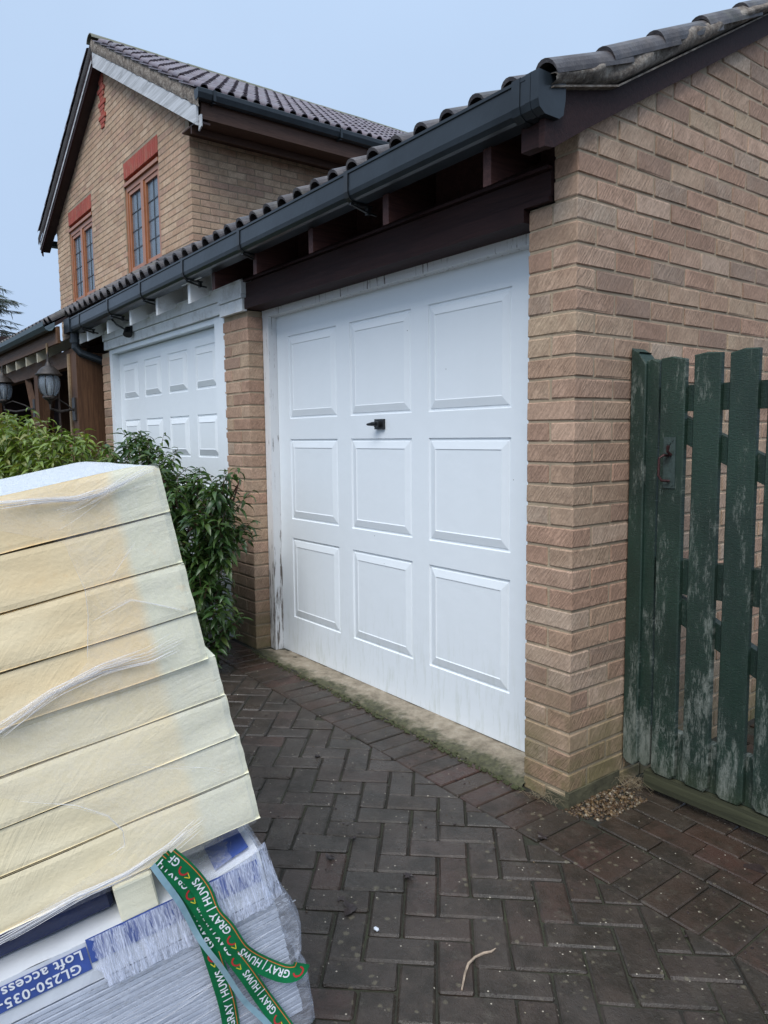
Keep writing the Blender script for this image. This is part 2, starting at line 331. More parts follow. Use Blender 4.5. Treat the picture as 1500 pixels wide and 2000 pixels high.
# ------------------------------------------------------------------ object helpers
WM = {}
def thing(name, label, cat, loc, group=None, mw=None):
    o = bpy.data.objects.new(name, None); COL.objects.link(o); o.empty_display_size = .1
    mw = mw or Matrix.Translation(loc); o.matrix_world = mw; WM[o.name] = mw.copy()
    o['label'] = label; o['category'] = cat
    if group: o['group'] = group
    return o
def put(name, me, parent=None, mw=None, mat=None, **props):
    if mat is not None and not me.materials: me.materials.append(M[mat] if isinstance(mat, str) else mat)
    o = bpy.data.objects.new(name, me); COL.objects.link(o)
    mw = mw if mw is not None else Matrix.Identity(4)
    l, r, s = mw.decompose(); o.location = l; o.rotation_euler = r.to_euler(); o.scale = s
    WM[o.name] = mw.copy()
    if parent is not None:
        o.parent = parent; o.matrix_parent_inverse = WM[parent.name].inverted()
    for k, v in props.items(): o[k] = v
    return o
class B:
    """collects geometry in plain lists"""
    def __init__(s): s.v = []; s.f = []; s.r = []; s.mi = []
    def add(s, vs, fs, rnd=0.0, mi=0, M_=None):
        n = len(s.v)
        s.v += [tuple(M_ @ Vector(q)) for q in vs] if M_ is not None else [tuple(q) for q in vs]
        s.f += [tuple(n+i for i in f) for f in fs]; s.r += [rnd]*len(fs); s.mi += [mi]*len(fs)
        return s
    def box(s, a, b, rnd=0.0, mi=0, M_=None):
        x0, y0, z0 = a; x1, y1, z1 = b
        return s.add([(x0, y0, z0), (x1, y0, z0), (x1, y1, z0), (x0, y1, z0), (x0, y0, z1), (x1, y0, z1), (x1, y1, z1), (x0, y1, z1)],
                     [(0, 3, 2, 1), (4, 5, 6, 7), (0, 1, 5, 4), (1, 2, 6, 5), (2, 3, 7, 6), (3, 0, 4, 7)], rnd, mi, M_)
    def prism(s, poly, h0, h1, fn, rnd=0.0, mi=0):
        """poly: 2D points; fn(u,v,h)->3D"""
        n = len(poly)
        vs = [fn(u, v, h0) for u, v in poly]+[fn(u, v, h1) for u, v in poly]
        fs = [tuple(range(n))[::-1], tuple(range(n, 2*n))]+[(i, (i+1) % n, n+(i+1) % n, n+i) for i in range(n)]
        return s.add(vs, fs, rnd, mi)
    def tube(s, pts, rad, n=6, rnd=0.0, mi=0, flat=1.0):
        pts = [Vector(q) for q in pts]; m = len(pts)
        if not isinstance(rad, (list, tuple)): rad = [rad]*m
        vs = []; prev = None
        for i, q in enumerate(pts):
            d = (pts[min(i+1, m-1)]-pts[max(i-1, 0)]).normalized()
            a = prev if prev is not None else (Vector((0, 0, 1)) if abs(d.z) < .9 else Vector((1, 0, 0)))
            a = (a-d*a.dot(d)).normalized(); b = d.cross(a); prev = a
            for k in range(n):
                t_ = 2*math.pi*k/n; vs.append(q+a*math.cos(t_)*rad[i]*flat+b*math.sin(t_)*rad[i])
        fs = [(i*n+k, i*n+(k+1) % n, (i+1)*n+(k+1) % n, (i+1)*n+k) for i in range(m-1) for k in range(n)]
        fs += [tuple(range(n))[::-1], tuple(range((m-1)*n, m*n))]
        return s.add(vs, fs, rnd, mi)
    def lathe(s, prof, c=(0, 0, 0), n=20, rnd=0.0, mi=0):
        m = len(prof); vs = [(c[0]+r*math.cos(2*math.pi*k/n), c[1]+r*math.sin(2*math.pi*k/n), c[2]+z) for r, z in prof for k in range(n)]
        fs = [(i*n+k, i*n+(k+1) % n, (i+1)*n+(k+1) % n, (i+1)*n+k) for i in range(m-1) for k in range(n)]
        return s.add(vs, fs, rnd, mi)
    def grid(s, nu, nv, fn, rnd=0.0, mi=0):
        vs = [fn(i/(nu), j/(nv)) for j in range(nv+1) for i in range(nu+1)]
        fs = [(j*(nu+1)+i, j*(nu+1)+i+1, (j+1)*(nu+1)+i+1, (j+1)*(nu+1)+i) for j in range(nv) for i in range(nu)]
        return s.add(vs, fs, rnd, mi)
    def mesh(s, name, *mats, smooth=False, fix=True):
        me = bpy.data.meshes.new(name); me.from_pydata(s.v, [], s.f)
        if fix:
            bm = bmesh.new(); bm.from_mesh(me); bmesh.ops.recalc_face_normals(bm, faces=bm.faces[:]); bm.to_mesh(me); bm.free()
        if any(s.r):
            at = me.attributes.new('rnd', 'FLOAT', 'FACE'); at.data.foreach_set('value', s.r)
        for m in mats: me.materials.append(M[m])
        if any(s.mi): me.polygons.foreach_set('material_index', s.mi)
        if smooth: me.polygons.foreach_set('use_smooth', [True]*len(me.polygons))
        me.update(); return me
    def put(s, name, parent, *mats, mw=None, smooth=False, fix=True, **props):
        me = s.mesh(name, *mats, smooth=smooth, fix=fix)
        return put(name, me, parent, mw, **props)
def bevel_box_data(dx, dy, dz, bev, jit, seed):
    rs = random.Random(seed); bm = bmesh.new(); bmesh.ops.create_cube(bm, size=1)
    for v in bm.verts: v.co = Vector((v.co.x*dx, v.co.y*dy, v.co.z*dz))
    bmesh.ops.bevel(bm, geom=bm.edges[:], offset=bev, segments=1, affect='EDGES')
    for v in bm.verts: v.co += Vector((rs.uniform(-jit, jit), rs.uniform(-jit, jit), rs.uniform(-jit, jit)))
    bm.verts.index_update()
    r = ([tuple(v.co) for v in bm.verts], [tuple(v.index for v in f.verts) for f in bm.faces]); bm.free(); return r
_bc = {}; _bm = {}
def block_data(dims, bev, jit, var):
    k = (tuple(round(d, 4) for d in dims), bev, jit, var)
    if k not in _bc: _bc[k] = bevel_box_data(*dims, bev, jit, hash(k) & 0xffff if False else var*31+int(dims[0]*1000))
    return k, _bc[k]
def emit(parent, name, items, mat, limit=300, bev=.004, jit=.0012, nvar=3):
    """items: dict(c=center, d=dims, M=rotation matrix or None). nearest in view become objects, the rest one stuff mesh"""
    def score(it):
        pr = project(it['c'])
        if pr is None: return 0
        s = 1/pr[2]
        if not (-30 < pr[0] < 1530 and -30 < pr[1] < 2030): s *= .01
        return s*it.get('w', 1)
    items = sorted(items, key=score, reverse=True)
    rest = B()
    for i, it in enumerate(items):
        k, (vs, fs) = block_data(it['d'], bev, jit, i % nvar)
        mw = Matrix.Translation(it['c']) @ (it.get('M') or Matrix.Identity(4))
        if i < limit:
            if (k, mat) not in _bm:
                _bm[(k, mat)] = B().add(vs, fs).mesh(name, mat, fix=False)
            put(name, _bm[(k, mat)], parent, mw)
        else: rest.add(vs, fs, U_(.001, .999), 0, mw)
    if rest.v: rest.put(name, parent, mat, fix=False, kind='stuff')
def clip_poly(poly, a, b, c):
    """keep a*x+b*y<=c"""
    out = []
    for i in range(len(poly)):
        p, q = poly[i], poly[(i+1) % len(poly)]
        dp, dq = a*p[0]+b*p[1]-c, a*q[0]+b*q[1]-c
        if dp <= 0: out.append(p)
        if (dp < 0 < dq) or (dq < 0 < dp):
            s = dp/(dp-dq); out.append((p[0]+s*(q[0]-p[0]), p[1]+s*(q[1]-p[1])))
    return out
def area(poly): return abs(sum(poly[i][0]*poly[(i+1) % len(poly)][1]-poly[(i+1) % len(poly)][0]*poly[i][1] for i in range(len(poly))))/2
def structure(name, b, *mats, **kw):
    return b.put(name, None, *mats, kind='structure', **kw)
def nz3(x, y, z): return noise.noise(Vector((x, y, z)))

# ------------------------------------------------------------------ GROUND
SL = -.022
def gz(x): return SL*max(-7, min(2.5, x))
g = B()
xs = [-80, -40, -20, -12, -7, -5, -3, -1, 1, 2.5, 6, 15, 40, 80]; ys = [-80, -30, -10, -5, -3, -1, 1, 3, 6, 12, 40, 100]
vs = [(x, y, gz(x)-.0075) for y in ys for x in xs]; nx = len(xs)
g.add(vs, [(j*nx+i, j*nx+i+1, (j+1)*nx+i+1, (j+1)*nx+i) for j in range(len(ys)-1) for i in range(nx-1)])
structure('ground', g, 'joint_sand')
TILT = Matrix.Rotation(math.atan(-SL), 4, 'Y')
drive = bpy.data.objects.new('driveway', None); COL.objects.link(drive); drive['kind'] = 'structure'; WM[drive.name] = Matrix.Identity(4)
# block paving: herringbone field, border course, alley courses
BL = -.266; PT = .05
field = []; cut = []
ang = math.radians(48); ca, sa = math.cos(ang), math.sin(ang); mod = .0965; org = (.147, -.508)
def f2w(u, v): return (org[0]+(u*ca-v*sa)*mod, org[1]+(u*sa+v*ca)*mod)
for a in range(-75, 45):
    for b_ in range(-75, 60):
        d = (a-b_) % 4
        if d == 0: q = (a, b_, 2, 1)
        elif d == 3: q = (a, b_, 1, 2)
        else: continue
        cx, cy = f2w(q[0]+q[2]/2, q[1]+q[3]/2)
        if not (-6.2 < cx < 3.2 and -3.6 < cy < 0): continue
        gp = .035
        poly = [f2w(q[0]+gp, q[1]+gp), f2w(q[0]+q[2]-gp, q[1]+gp), f2w(q[0]+q[2]-gp, q[1]+q[3]-gp), f2w(q[0]+gp, q[1]+q[3]-gp)]
        my = max(p_[1] for p_ in poly)
        if my <= BL-.003:
            field.append(dict(c=Vector((cx, cy, gz(cx)-PT/2+U_(-.0018, .0018))), d=((q[2]-2*gp)*mod, (q[3]-2*gp)*mod, PT),
                              M=TILT @ Matrix.Rotation(ang+U_(-.006, .006), 4, 'Z') @ Matrix.Rotation(U_(-.008, .008), 4, 'X')))
        else:
            pl = clip_poly(poly, 0, 1, BL-.004)
            if len(pl) > 2 and area(pl) > .0012: cut.append(pl)
paving = drive
emit(drive, 'paver', field, 'paver', 270, .0055, .0016, 6)
def cut_paver(pl, mat, parent=drive, obj=True, acc=None):
    cx = sum(p_[0] for p_ in pl)/len(pl); cy = sum(p_[1] for p_ in pl)/len(pl); dz = U_(-.0015, .0015); n = len(pl)
    vs = [(x, y, gz(x)-PT) for x, y in pl]+[(x, y, gz(x)-.004+dz) for x, y in pl]+[(cx+(x-cx)*.93, cy+(y-cy)*.93, gz(x)+dz) for x, y in pl]
    fs = [(i, (i+1) % n, n+(i+1) % n, n+i) for i in range(n)]+[(n+i, n+(i+1) % n, 2*n+(i+1) % n, 2*n+i) for i in range(n)]+[tuple(range(2*n, 3*n))]
    if acc is not None: acc.add(vs, fs, U_(.01, .99)); return
    B().add([(a-cx, b-cy, c) for a, b, c in vs], fs).put('paver', parent, mat, mw=Matrix.Translation((cx, cy, 0)))
acc = B()
cut.sort(key=lambda pl: (Vector((pl[0][0], pl[0][1], 0))-Vector((.9, -1.2, 0))).length)
for i, pl in enumerate(cut):
    if i < 28: cut_paver(pl, 'paver')
    else: cut_paver(pl, 'paver', acc=acc)
acc.put('paver', drive, 'paver', kind='stuff')
# border course along the garage wall
edging = bpy.data.objects.new('path_edging', None); COL.objects.link(edging); edging['kind'] = 'structure'; WM[edging.name] = Matrix.Identity(4)
its = []; x = -5.6
while x < 2.6:
    its.append(dict(c=Vector((x, (BL-.03)/2-.0015, gz(x)-PT/2+U_(-.0015, .0015))), d=(.0905, .232, PT), M=TILT @ Matrix.Rotation(U_(-.01, .01), 4, 'Z')))
    x += .0955
emit(edging, 'paver', its, 'paver_red', 80, .004, .001, 4)
path = bpy.data.objects.new('side_path', None); COL.objects.link(path); path['kind'] = 'structure'; WM[path.name] = Matrix.Identity(4)
its = []; row = 0; y = -.026
while y < 3.2:
    x0 = .135 if row > 3 else .14+row*.004
    if row == 1: its.append(dict(c=Vector((.19, y+.05, gz(.2)-PT/2)), d=(.095, .0945, PT), M=TILT)); x = .24
    elif row % 2: x = x0-.1
    else: x = x0
    while x < 2.6:
        if x+.195 > .14:
            its.append(dict(c=Vector((x+.098, y+.05, gz(x)-PT/2+U_(-.0015, .0015))), d=(.1925, .0955, PT), M=TILT @ Matrix.Rotation(U_(-.008, .008), 4, 'Z')))
        x += .197
    y += .099; row += 1
emit(path, 'paver', its, 'paver_red', 120, .004, .001, 4)
# concrete threshold under the doors
b = B()
def sill(x0, x1, y0, y1, z1):
    def fn(u, v):
        x = x0+(x1-x0)*u; yy = y0+(y1-y0)*v
        n_ = nz3(x*6, yy*9, 1)*.006+nz3(x*22, yy*22, 5)*.003
        e_ = nz3(x*7, 3, 2)*.014*(1-v)
        zz = gz(x)-.006+(z1-gz(x)+.006)*min(1, (v*1.25)**.55) if v > 0 else gz(x)-.03
        return (x, yy-e_, zz+n_*(1 if v > .02 else 0))
    b.grid(int((x1-x0)*45), 14, fn)
sill(-2.40, -.205, -.034, .20, .042)
sill(-5.02, -2.68, -.034, .12, .06)
structure('threshold', b, 'threshold_concrete', smooth=True)

# ------------------------------------------------------------------ GARAGE
ZB = .045
def JZ(i): return ZB+.075*(27-i)     # bed joint heights, i = 0 near the lintel
gar = thing('garage', 'brick double garage with two white doors, dark gutter and pantiled roof', 'garage', (-2.7, 0, 0))
W_ = .1025; L_ = .215; H_ = .065
bricks = []
def brk(x0, x1, y0, y1, zc, wgt=1):
    bricks.append(dict(c=Vector(((x0+x1)/2, (y0+y1)/2, zc)), d=(x1-x0, y1-y0, H_), w=wgt,
                       M=Matrix.Rotation(U_(-.006, .006), 4, 'Z')))
def roofline(y): return 2.43+.545*y
RIDGE_Y = 2.65
for i in range(-26, 29):               # course i lies between joint i and joint i+1
    zc = JZ(i+1)+.005+H_/2+.0; A = (i % 2 == 0)
    top = zc+H_/2
    def ok(y): 
        yy = y if y < RIDGE_Y else 2*RIDGE_Y-y
        return top < 2.485+.545*yy
    if i >= -5:
        if A:
            x0 = -L_ if i >= 0 else -W_
            if top < 2.46: brk(x0, 0, 0, W_, zc)
            y = W_+.01
        else:
            if top < 2.50: brk(-W_, 0, 0, L_, zc)
            if i >= -1: brk(-L_, -W_-.01, 0, L_, zc)
            y = L_+.01
    else: y = (W_+.01) if A else L_+.01
    while y < 5.2:
        if ok(y+.03): brk(-W_, 0, y, y+L_, zc, 1 if y < 1.6 else .3)
        y += L_+.01
# pier between the doors, and the far pier
for i in range(0, 28):
    zc = JZ(i+1)+.005+H_/2; A = (i % 2 == 0)
    X0, X1 = -2.7205, -2.393
    if A:
        brk(X1-L_, X1, 0, W_, zc, .8); brk(X0, X1-L_-.01, 0, L_, zc, .8)
        for xx in (X1-W_,): brk(xx, X1, W_+.01, W_+.01+.215, zc, .3)
    else:
        brk(X1-W_, X1, 0, L_, zc, .8); brk(X0, X1-W_-.01, 0, W_, zc, .8)
    brk(-5.165, -4.955, 0, W_, zc, .6)
emit(gar, 'brick', bricks, 'rusticated_brick', 300, .0035, .0018, 8)
# mortar cores
m_ = .0045
def wallbox(*a): B().box(*a).put('wall', gar, 'mortar')
wallbox((-L_+m_, m_, -.1), (-m_-.0009, L_+.1, 2.145)); wallbox((-W_+m_, m_, 2.146), (-m_-.0009, .1, 2.36))
B().prism([(m_+.001, -.1), (5.2, -.1), (5.2, roofline(.1)), (RIDGE_Y, roofline(RIDGE_Y)+.03), (.0+m_+.001, 2.42)], -W_+m_+.001, -m_, lambda u, v, h: (h, u, v)).put('wall', gar, 'mortar')
wallbox((-2.7205+m_, m_, -.1), (-2.393-m_, .33, 2.10)); wallbox((-5.165+m_, m_, -.1), (-4.955-m_, .3, 2.10))
wallbox((-5.3, .301, -.1), (-4.975, .32, 2.25))
# rendered base of the near pier
b = B(); b.box((-.012, -.004, -.04), (.006, .30, .052)); b.box((-.1, -.006, -.04), (.004, .02, .03))
b.put('plinth', gar, 'mossy_stone')
# doors -----------------------------------------------------------------
def panel_mesh(w, h, style):
    b = B()
    if style == 0: pr = [(0, 0), (.004, -.007), (.012, -.007), (.016, -.003), (.050, .004), (.054, .001), (.060, .001)]
    else: pr = [(0, 0), (.004, -.006), (.016, -.006), (.020, -.001), (.055, .012), (.060, .009), (.064, .009)]
    hw, hh = w/2, h/2; vs = []
    for ins, dep in pr: vs += [(-hw+ins, -dep, -hh+ins), (hw-ins, -dep, -hh+ins), (hw-ins, -dep, hh-ins), (-hw+ins, -dep, hh-ins)]
    fs = []
    for r in range(len(pr)-1):
        for k in range(4): fs.append((r*4+k, r*4+(k+1) % 4, r*4+4+(k+1) % 4, r*4+4+k))
    n = (len(pr)-1)*4; fs.append((n, n+1, n+2, n+3)); b.add(vs, fs)
    return b.mesh('panel', 'door_white', fix=False)
def door(parent, x0, x1, z0, z1, Y, cols, rows, style, label):
    b = B()
    # leaf: bars between the panel holes, butted end to end
    xs = [x0]+[v for c in cols for v in c]+[x1]
    for k in range(0, len(xs), 2): b.box((xs[k], Y, z0), (xs[k+1], Y+.03, z1))
    zs = [z0]+[v for r in rows for v in r]+[z1]
    for c in cols:
        for k in range(0, len(zs), 2): b.box((c[0], Y, zs[k]), (c[1], Y+.03, zs[k+1]))
    leaf = b.put('door', parent, 'door_white', label=label)
    pm = panel_mesh(cols[0][1]-cols[0][0], rows[0][1]-rows[0][0], style); cache = {}
    for c in cols:
        for r in rows:
            k = (round(c[1]-c[0], 4), round(r[1]-r[0], 4))
            if k not in cache: cache[k] = panel_mesh(*k, style)
            put('panel', cache[k], leaf, Matrix.Translation(((c[0]+c[1])/2, Y, (r[0]+r[1])/2)))
    return leaf
cols = [(-2.192, -1.697), (-1.563, -1.068), (-.948, -.434)]
cols = [(-2.19, -1.69), (-1.565, -1.065), (-.945, -.435)]
rows = [(.268, .752), (.865, 1.340), (1.458, 1.938)]
d1 = door(gar, -2.32, -.29, .045, 2.078, .155, cols, rows, 0, 'wide white up-and-over door with nine large panels')
# door handle
b = B()
b.box((-1.338, .140, 1.385), (-1.268, .156, 1.435)); b.tube([(-1.303, .141, 1.41), (-1.303, .118, 1.41)], [.017, .015], 12)
b.tube([(-1.290, .117, 1.412), (-1.315, .110, 1.411), (-1.350, .106, 1.409)], [.012, .013, .007], 10, flat=.8)
b.put('handle', d1, 'black_plastic', smooth=False)
# door frame 1: flaking white timber
b = B(); b.box((-2.390, .100, .02), (-2.322, .17, 2.062)); b.box((-2.390, .098, 2.062), (-.22, .17, 2.105)); b.box((-.29, .102, .02), (-.22, .17, 2.060))
b.put('door_frame', gar, 'flaking_white_paint')
# second door
cols2 = [(-4.795, -4.435), (-4.295, -3.935), (-3.795, -3.435), (-3.295, -2.935)]
rows2 = [(.28, .575), (.75, 1.045), (1.22, 1.515), (1.685, 1.98)]
door(gar, -4.885, -2.845, .07, 2.075, .06, cols2, rows2, 1, 'white up-and-over door with sixteen small raised panels')
b = B(); b.box((-2.845, .0, .03), (-2.705, .075, 2.115)); b.box((-4.96, .002, .03), (-4.885, .075, 2.115)); b.box((-4.885, .004, 2.079), (-2.845, .075, 2.115))
b.put('door_frame', gar, 'door_white')
b = B(); b.box((-5.02, -.022, 2.119), (-2.70, .06, 2.19)); b.box((-5.02, -.034, 2.193), (-2.39, .06, 2.262)); b.box((-5.02, -.042, 2.262), (-2.39, .06, 2.272))
b.box((-2.70, -.03, 2.095), (-2.392, .0, 2.166)); b.box((-2.70, -.04, 2.169), (-2.388, .0, 2.19))
b.put('fascia_board', gar, 'soffit_white_paint', label='white painted boards over the second door')
# dark lintel boards
b = B(); b.box((-2.376, -.024, 2.102), (-.2165, .10, 2.166)); b.box((-.2165, -.024, 2.149), (-.104, -.002, 2.166)); b.box((-2.376, -.012, 2.169), (-.104, .06, 2.252)); b.box((-2.376, -.03, 2.256), (-.104, -.006, 2.268))
b.box((-2.376, .03, 2.108), (-.22, .098, 2.145))
b.put('lintel_board', gar, 'dark_stained_wood', label='dark brown boards above the near door')
# rafters
def rafter_mesh(mat, zb, dark):
    def fn(u, v, h): return (h, u, v)
    y0 = -.17; ye = .45 if dark else .45; top = 2.36
    poly = [(y0, zb), (ye, zb+.49*(ye-y0)), (ye, top+.49*(ye-y0)), (y0, top)]
    return B().prism(poly, -.019, .019, fn).mesh('rafter', mat)
rm = rafter_mesh('dark_rafter_wood', 2.21, True); rw = rafter_mesh('soffit_white_paint', 2.185, False)
for x in (-.255, -.83, -1.405, -1.96, -2.47): put('rafter', rm, gar, Matrix.Translation((x, 0, 0)))
for x in (-2.825, -3.37, -3.90, -4.43, -4.97, -5.22): put('rafter', rw, gar, Matrix.Translation((x, 0, 0)))
# roof underlay / void behind
b = B()
def slab(x0, x1, y0, y1, z, t_): b.prism([(y0, z+.49*y0), (y1, z+.49*y1), (y1, z+.49*y1+t_), (y0, z+.49*y0+t_)], x0, x1, lambda u, v, h: (h, u, v))
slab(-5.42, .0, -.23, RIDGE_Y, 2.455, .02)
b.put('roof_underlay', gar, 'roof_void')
B().box((-2.60, .085, 2.20), (-.112, .10, 2.50)).put('eaves_board', gar, 'dark_rafter_wood')
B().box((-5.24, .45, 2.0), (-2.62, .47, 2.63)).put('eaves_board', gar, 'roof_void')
B().box((-2.62, -.185, 2.342), (.0, -.173, 2.40)).put('tilting_fillet', gar, 'dark_rafter_wood')
B().box((-5.42, -.185, 2.305), (-2.622, -.173, 2.40)).put('tilting_fillet', gar, 'soffit_white_paint')
B().box((-5.24, .012, 2.274), (-2.60, .022, 2.45)).put('eaves_board', gar, 'soffit_white_paint')
# barge board + verge
b = B()
b.prism([(-.205, 2.25), (-.16, 2.255), (-.10, 2.29), (0, 2.348), (RIDGE_Y, 2.348+.547*RIDGE_Y), (RIDGE_Y, 2.432+.545*RIDGE_Y), (.13, 2.503), (-.205, 2.415)], .006, .030, lambda u, v, h: (h, u, v))
b.prism([(-.19, 2.262), (-.15, 2.262), (-.15, 2.35), (-.19, 2.35)], -.08, .004, lambda u, v, h: (h, u, v))
b.put('barge_board', gar, 'dark_stained_wood')
b = B(); b.prism([(-.20, 2.416), (.13, 2.504), (RIDGE_Y, 2.433+.545*RIDGE_Y), (RIDGE_Y, 2.439+.545*RIDGE_Y), (.13, 2.510), (-.20, 2.422)], -.02, .060, lambda u, v, h: (h, u, v)); b.put('undercloak', gar, 'verge_mortar')
b = B()
def vfn(u, v):
    y = -.205+u*(RIDGE_Y+.20); x = .0+(.076+.022*nz3(y*7, 2, v))*math.sin(v*math.pi)**.3 if 0 < v < 1 else 0
    n_ = nz3(y*9, v*3, 2)*.010+nz3(y*30, v*9, 4)*.005
    lo = (2.422+.267*(y+.20) if y < .13 else 2.438+.545*y); hi = 2.565+.487*min(y, 1)+.545*max(0, y-1)+.020*nz3(y*6, 7, 1)
    z = lo+(hi-lo)*v
    return (x+n_, y, z)
b.grid(260, 8, vfn); b.put('verge_mortar', gar, 'verge_mortar', smooth=True)
# roof tiles
def tile_data(w=.295, ln=.42, th=.013):
    prof = []
    half = w/2
    for k in range(2):
        o = k*half
        prof += [(o, 0), (o+.062, 0)]
        for j in range(1, 9):
            a = math.pi*j/9; prof.append((o+.104-.042*math.cos(a), .043*math.sin(a)))
    prof.append((w, 0)); n = len(prof)
    vs = []; fs = []
    for yy in (0, ln):
        vs += [(x, yy, z) for x, z in prof]; vs += [(x, yy, z-th) for x, z in prof]
    for i in range(n-1):
        fs.append((i, i+1, 2*n+i+1, 2*n+i)); fs.append((n+i, 3*n+i, 3*n+i+1, n+i+1)); fs.append((n+i, n+i+1, i+1, i))
    fs.append((0, 2*n, 3*n, n)); fs.append((n-1, 2*n-1, 4*n-1, 3*n-1))
    return vs, fs
tv, tf = tile_data()
tile_me = B().add(tv, tf).mesh('roof_tile', 'garage_tile', fix=True)
house_tile_me = B().add(tv, tf).mesh('roof_tile', 'house_tile', fix=True)
pg = math.atan(.49); gauge = .322
for r in range(9):
    for k in range(19):
        s = r*gauge; y = -.212+s*math.cos(pg); z0 = 2.540+.487*min(y, 1)+.545*max(0, y-1)+(.026 if r == 0 else 0); x = .078-.295*(k+1)
        T = Matrix.Translation((x+U_(-.002, .002), y+U_(-.004, .004), z0+U_(-.002, .003))) @ Matrix.Rotation(pg-(.105 if r == 0 else .055)+U_(-.006, .006), 4, 'X')
        put('roof_tile', tile_me, gar, T)
b = B(); b.prism([(RIDGE_Y, 2.53+.49*RIDGE_Y), (5.5, 2.53), (5.5, 2.5), (RIDGE_Y, 2.50+.49*RIDGE_Y)], -5.5, .05, lambda u, v, h: (h, u, v)); b.put('rear_roof_slope', gar, 'garage_tile')
# gutter ------------------------------------------------------------------
def gutter(parent, x0, x1, top, mat, prof=None, name='gutter', slope=.012):
    prof = prof or [(-.257, 0), (-.257, -.010), (-.252, -.013), (-.254, -.080), (-.249, -.098), (-.236, -.111), (-.222, -.115), (-.160, -.115), (-.147, -.104), (-.136, -.055), (-.136, 0)]
    th = .0035; cy = sum(p_[0] for p_ in prof)/len(prof); n = len(prof)
    inner = [(cy+(y-cy)*.95, z+(.004 if z < -.05 else 0)) for y, z in prof]
    b = B(); vs = []
    for x in (x0, x1):
        o = top+slope*x
        vs += [(x, y, z+o) for y, z in prof]+[(x, y, z+o) for y, z in inner]
    fs = []
    for i in range(n-1):
        fs.append((i, i+1, 2*n+i+1, 2*n+i)); fs.append((n+i, 3*n+i, 3*n+i+1, n+i+1))
    fs += [(0, 2*n, 3*n, n), (n-1, 2*n-1, 4*n-1, 3*n-1)]
    for e_ in (0, 2*n):
        for i in range(n-1): fs.append((e_+i, e_+n+i, e_+n+i+1, e_+i+1))
    b.add(vs, fs); return b.put(name, parent, mat)
gt = gutter(gar, -5.36, .018, 2.455, 'gutter_plastic')
# end cap and union
def band(x0, x1, grow, top, mat, name, parent, closed=False, slope=.012):
    prof = [(-.252-grow, .004), (-.254-grow, -.082), (-.247-grow, -.102-grow*.5), (-.228, -.115-grow), (-.160, -.115-grow), (-.146+grow, -.106), (-.136+grow, -.055), (-.136+grow, .004)]
    b = B(); n = len(prof); vs = []
    for x in (x0, x1): vs += [(x, y, z+top+slope*x) for y, z in prof]
    fs = [(i, i+1, n+i+1, n+i) for i in range(n-1)]
    if closed: fs += [tuple(range(n)), tuple(range(n, 2*n))]
    else:
        vs += [(x, -.194+(y+.194)*.93, z+top+slope*x+.004) for x in (x0, x1) for y, z in prof]
        for i in range(n-1): fs += [(i, i+1, 2*n+i+1, 2*n+i), (n+i, n+i+1, 3*n+i+1, 3*n+i)]
    b.add(vs, fs); return b
band(.018, .050, .006, 2.455, 'x', 'x', gar, True).put('gutter_end_cap', gar, 'gutter_plastic')
u_ = B()
for x0, x1 in ((-.062, -.028), (-.004, .016)):
    q = band(x0, x1, .006, 2.455, '', '', gar); u_.add(q.v, q.f)
q = band(-.028, -.004, .003, 2.455, '', '', gar); u_.add(q.v, q.f)
u_.put('gutter_union', gar, 'gutter_plastic')
for x in (-.988, -1.974, -2.72, -3.45, -4.148, -4.9):
    q = band(x-.014, x+.014, .005, 2.455, '', '', gar)
    zt = 2.455+.012*x
    q.box((x-.016, -.20, zt-.126), (x+.016, -.13, zt-.119)); q.box((x-.012, -.15, zt-.155), (x+.012, -.135, zt-.118))
    q.tube([(x, -.235, zt-.124), (x, -.15, zt-.145), (x, -.10, zt-.150)], .006, 6)
    q.put('gutter_bracket', gar, 'black_plastic')
# downpipe at the far end
b = B(); b.tube([(-5.25, -.195, 2.31), (-5.25, -.195, 2.20)], .042, 14); b.tube([(-5.25, -.195, 2.245), (-5.25, -.195, 2.155), (-5.235, -.16, 2.11), (-5.19, .0, 2.05), (-5.19, .06, 1.99), (-5.19, .06, .05)], .034, 14)
b.tube([(-5.25, -.195, 2.225), (-5.25, -.195, 2.195)], .048, 14)
b.box((-5.34, -.262, 2.28), (-5.17, -.13, 2.40))
b.put('downpipe', gar, 'gutter_plastic')
# small security lamp under the white rafters
sl = thing('security_lamp', 'small black outdoor lamp bracketed above the far white garage door', 'lamp', (-4.28, -.03, 2.17))
B().tube([(-4.42, -.17, 2.33), (-4.36, -.12, 2.25), (-4.30, -.06, 2.20)], .007, 6).put('bracket', sl, 'black_plastic')
b = B(); b.tube([(-4.295, -.05, 2.215), (-4.27, -.07, 2.165)], [.030, .036], 12); b.box((-4.32, -.05, 2.18), (-4.25, -.035, 2.235)); b.put('lamp_head', sl, 'black_plastic')

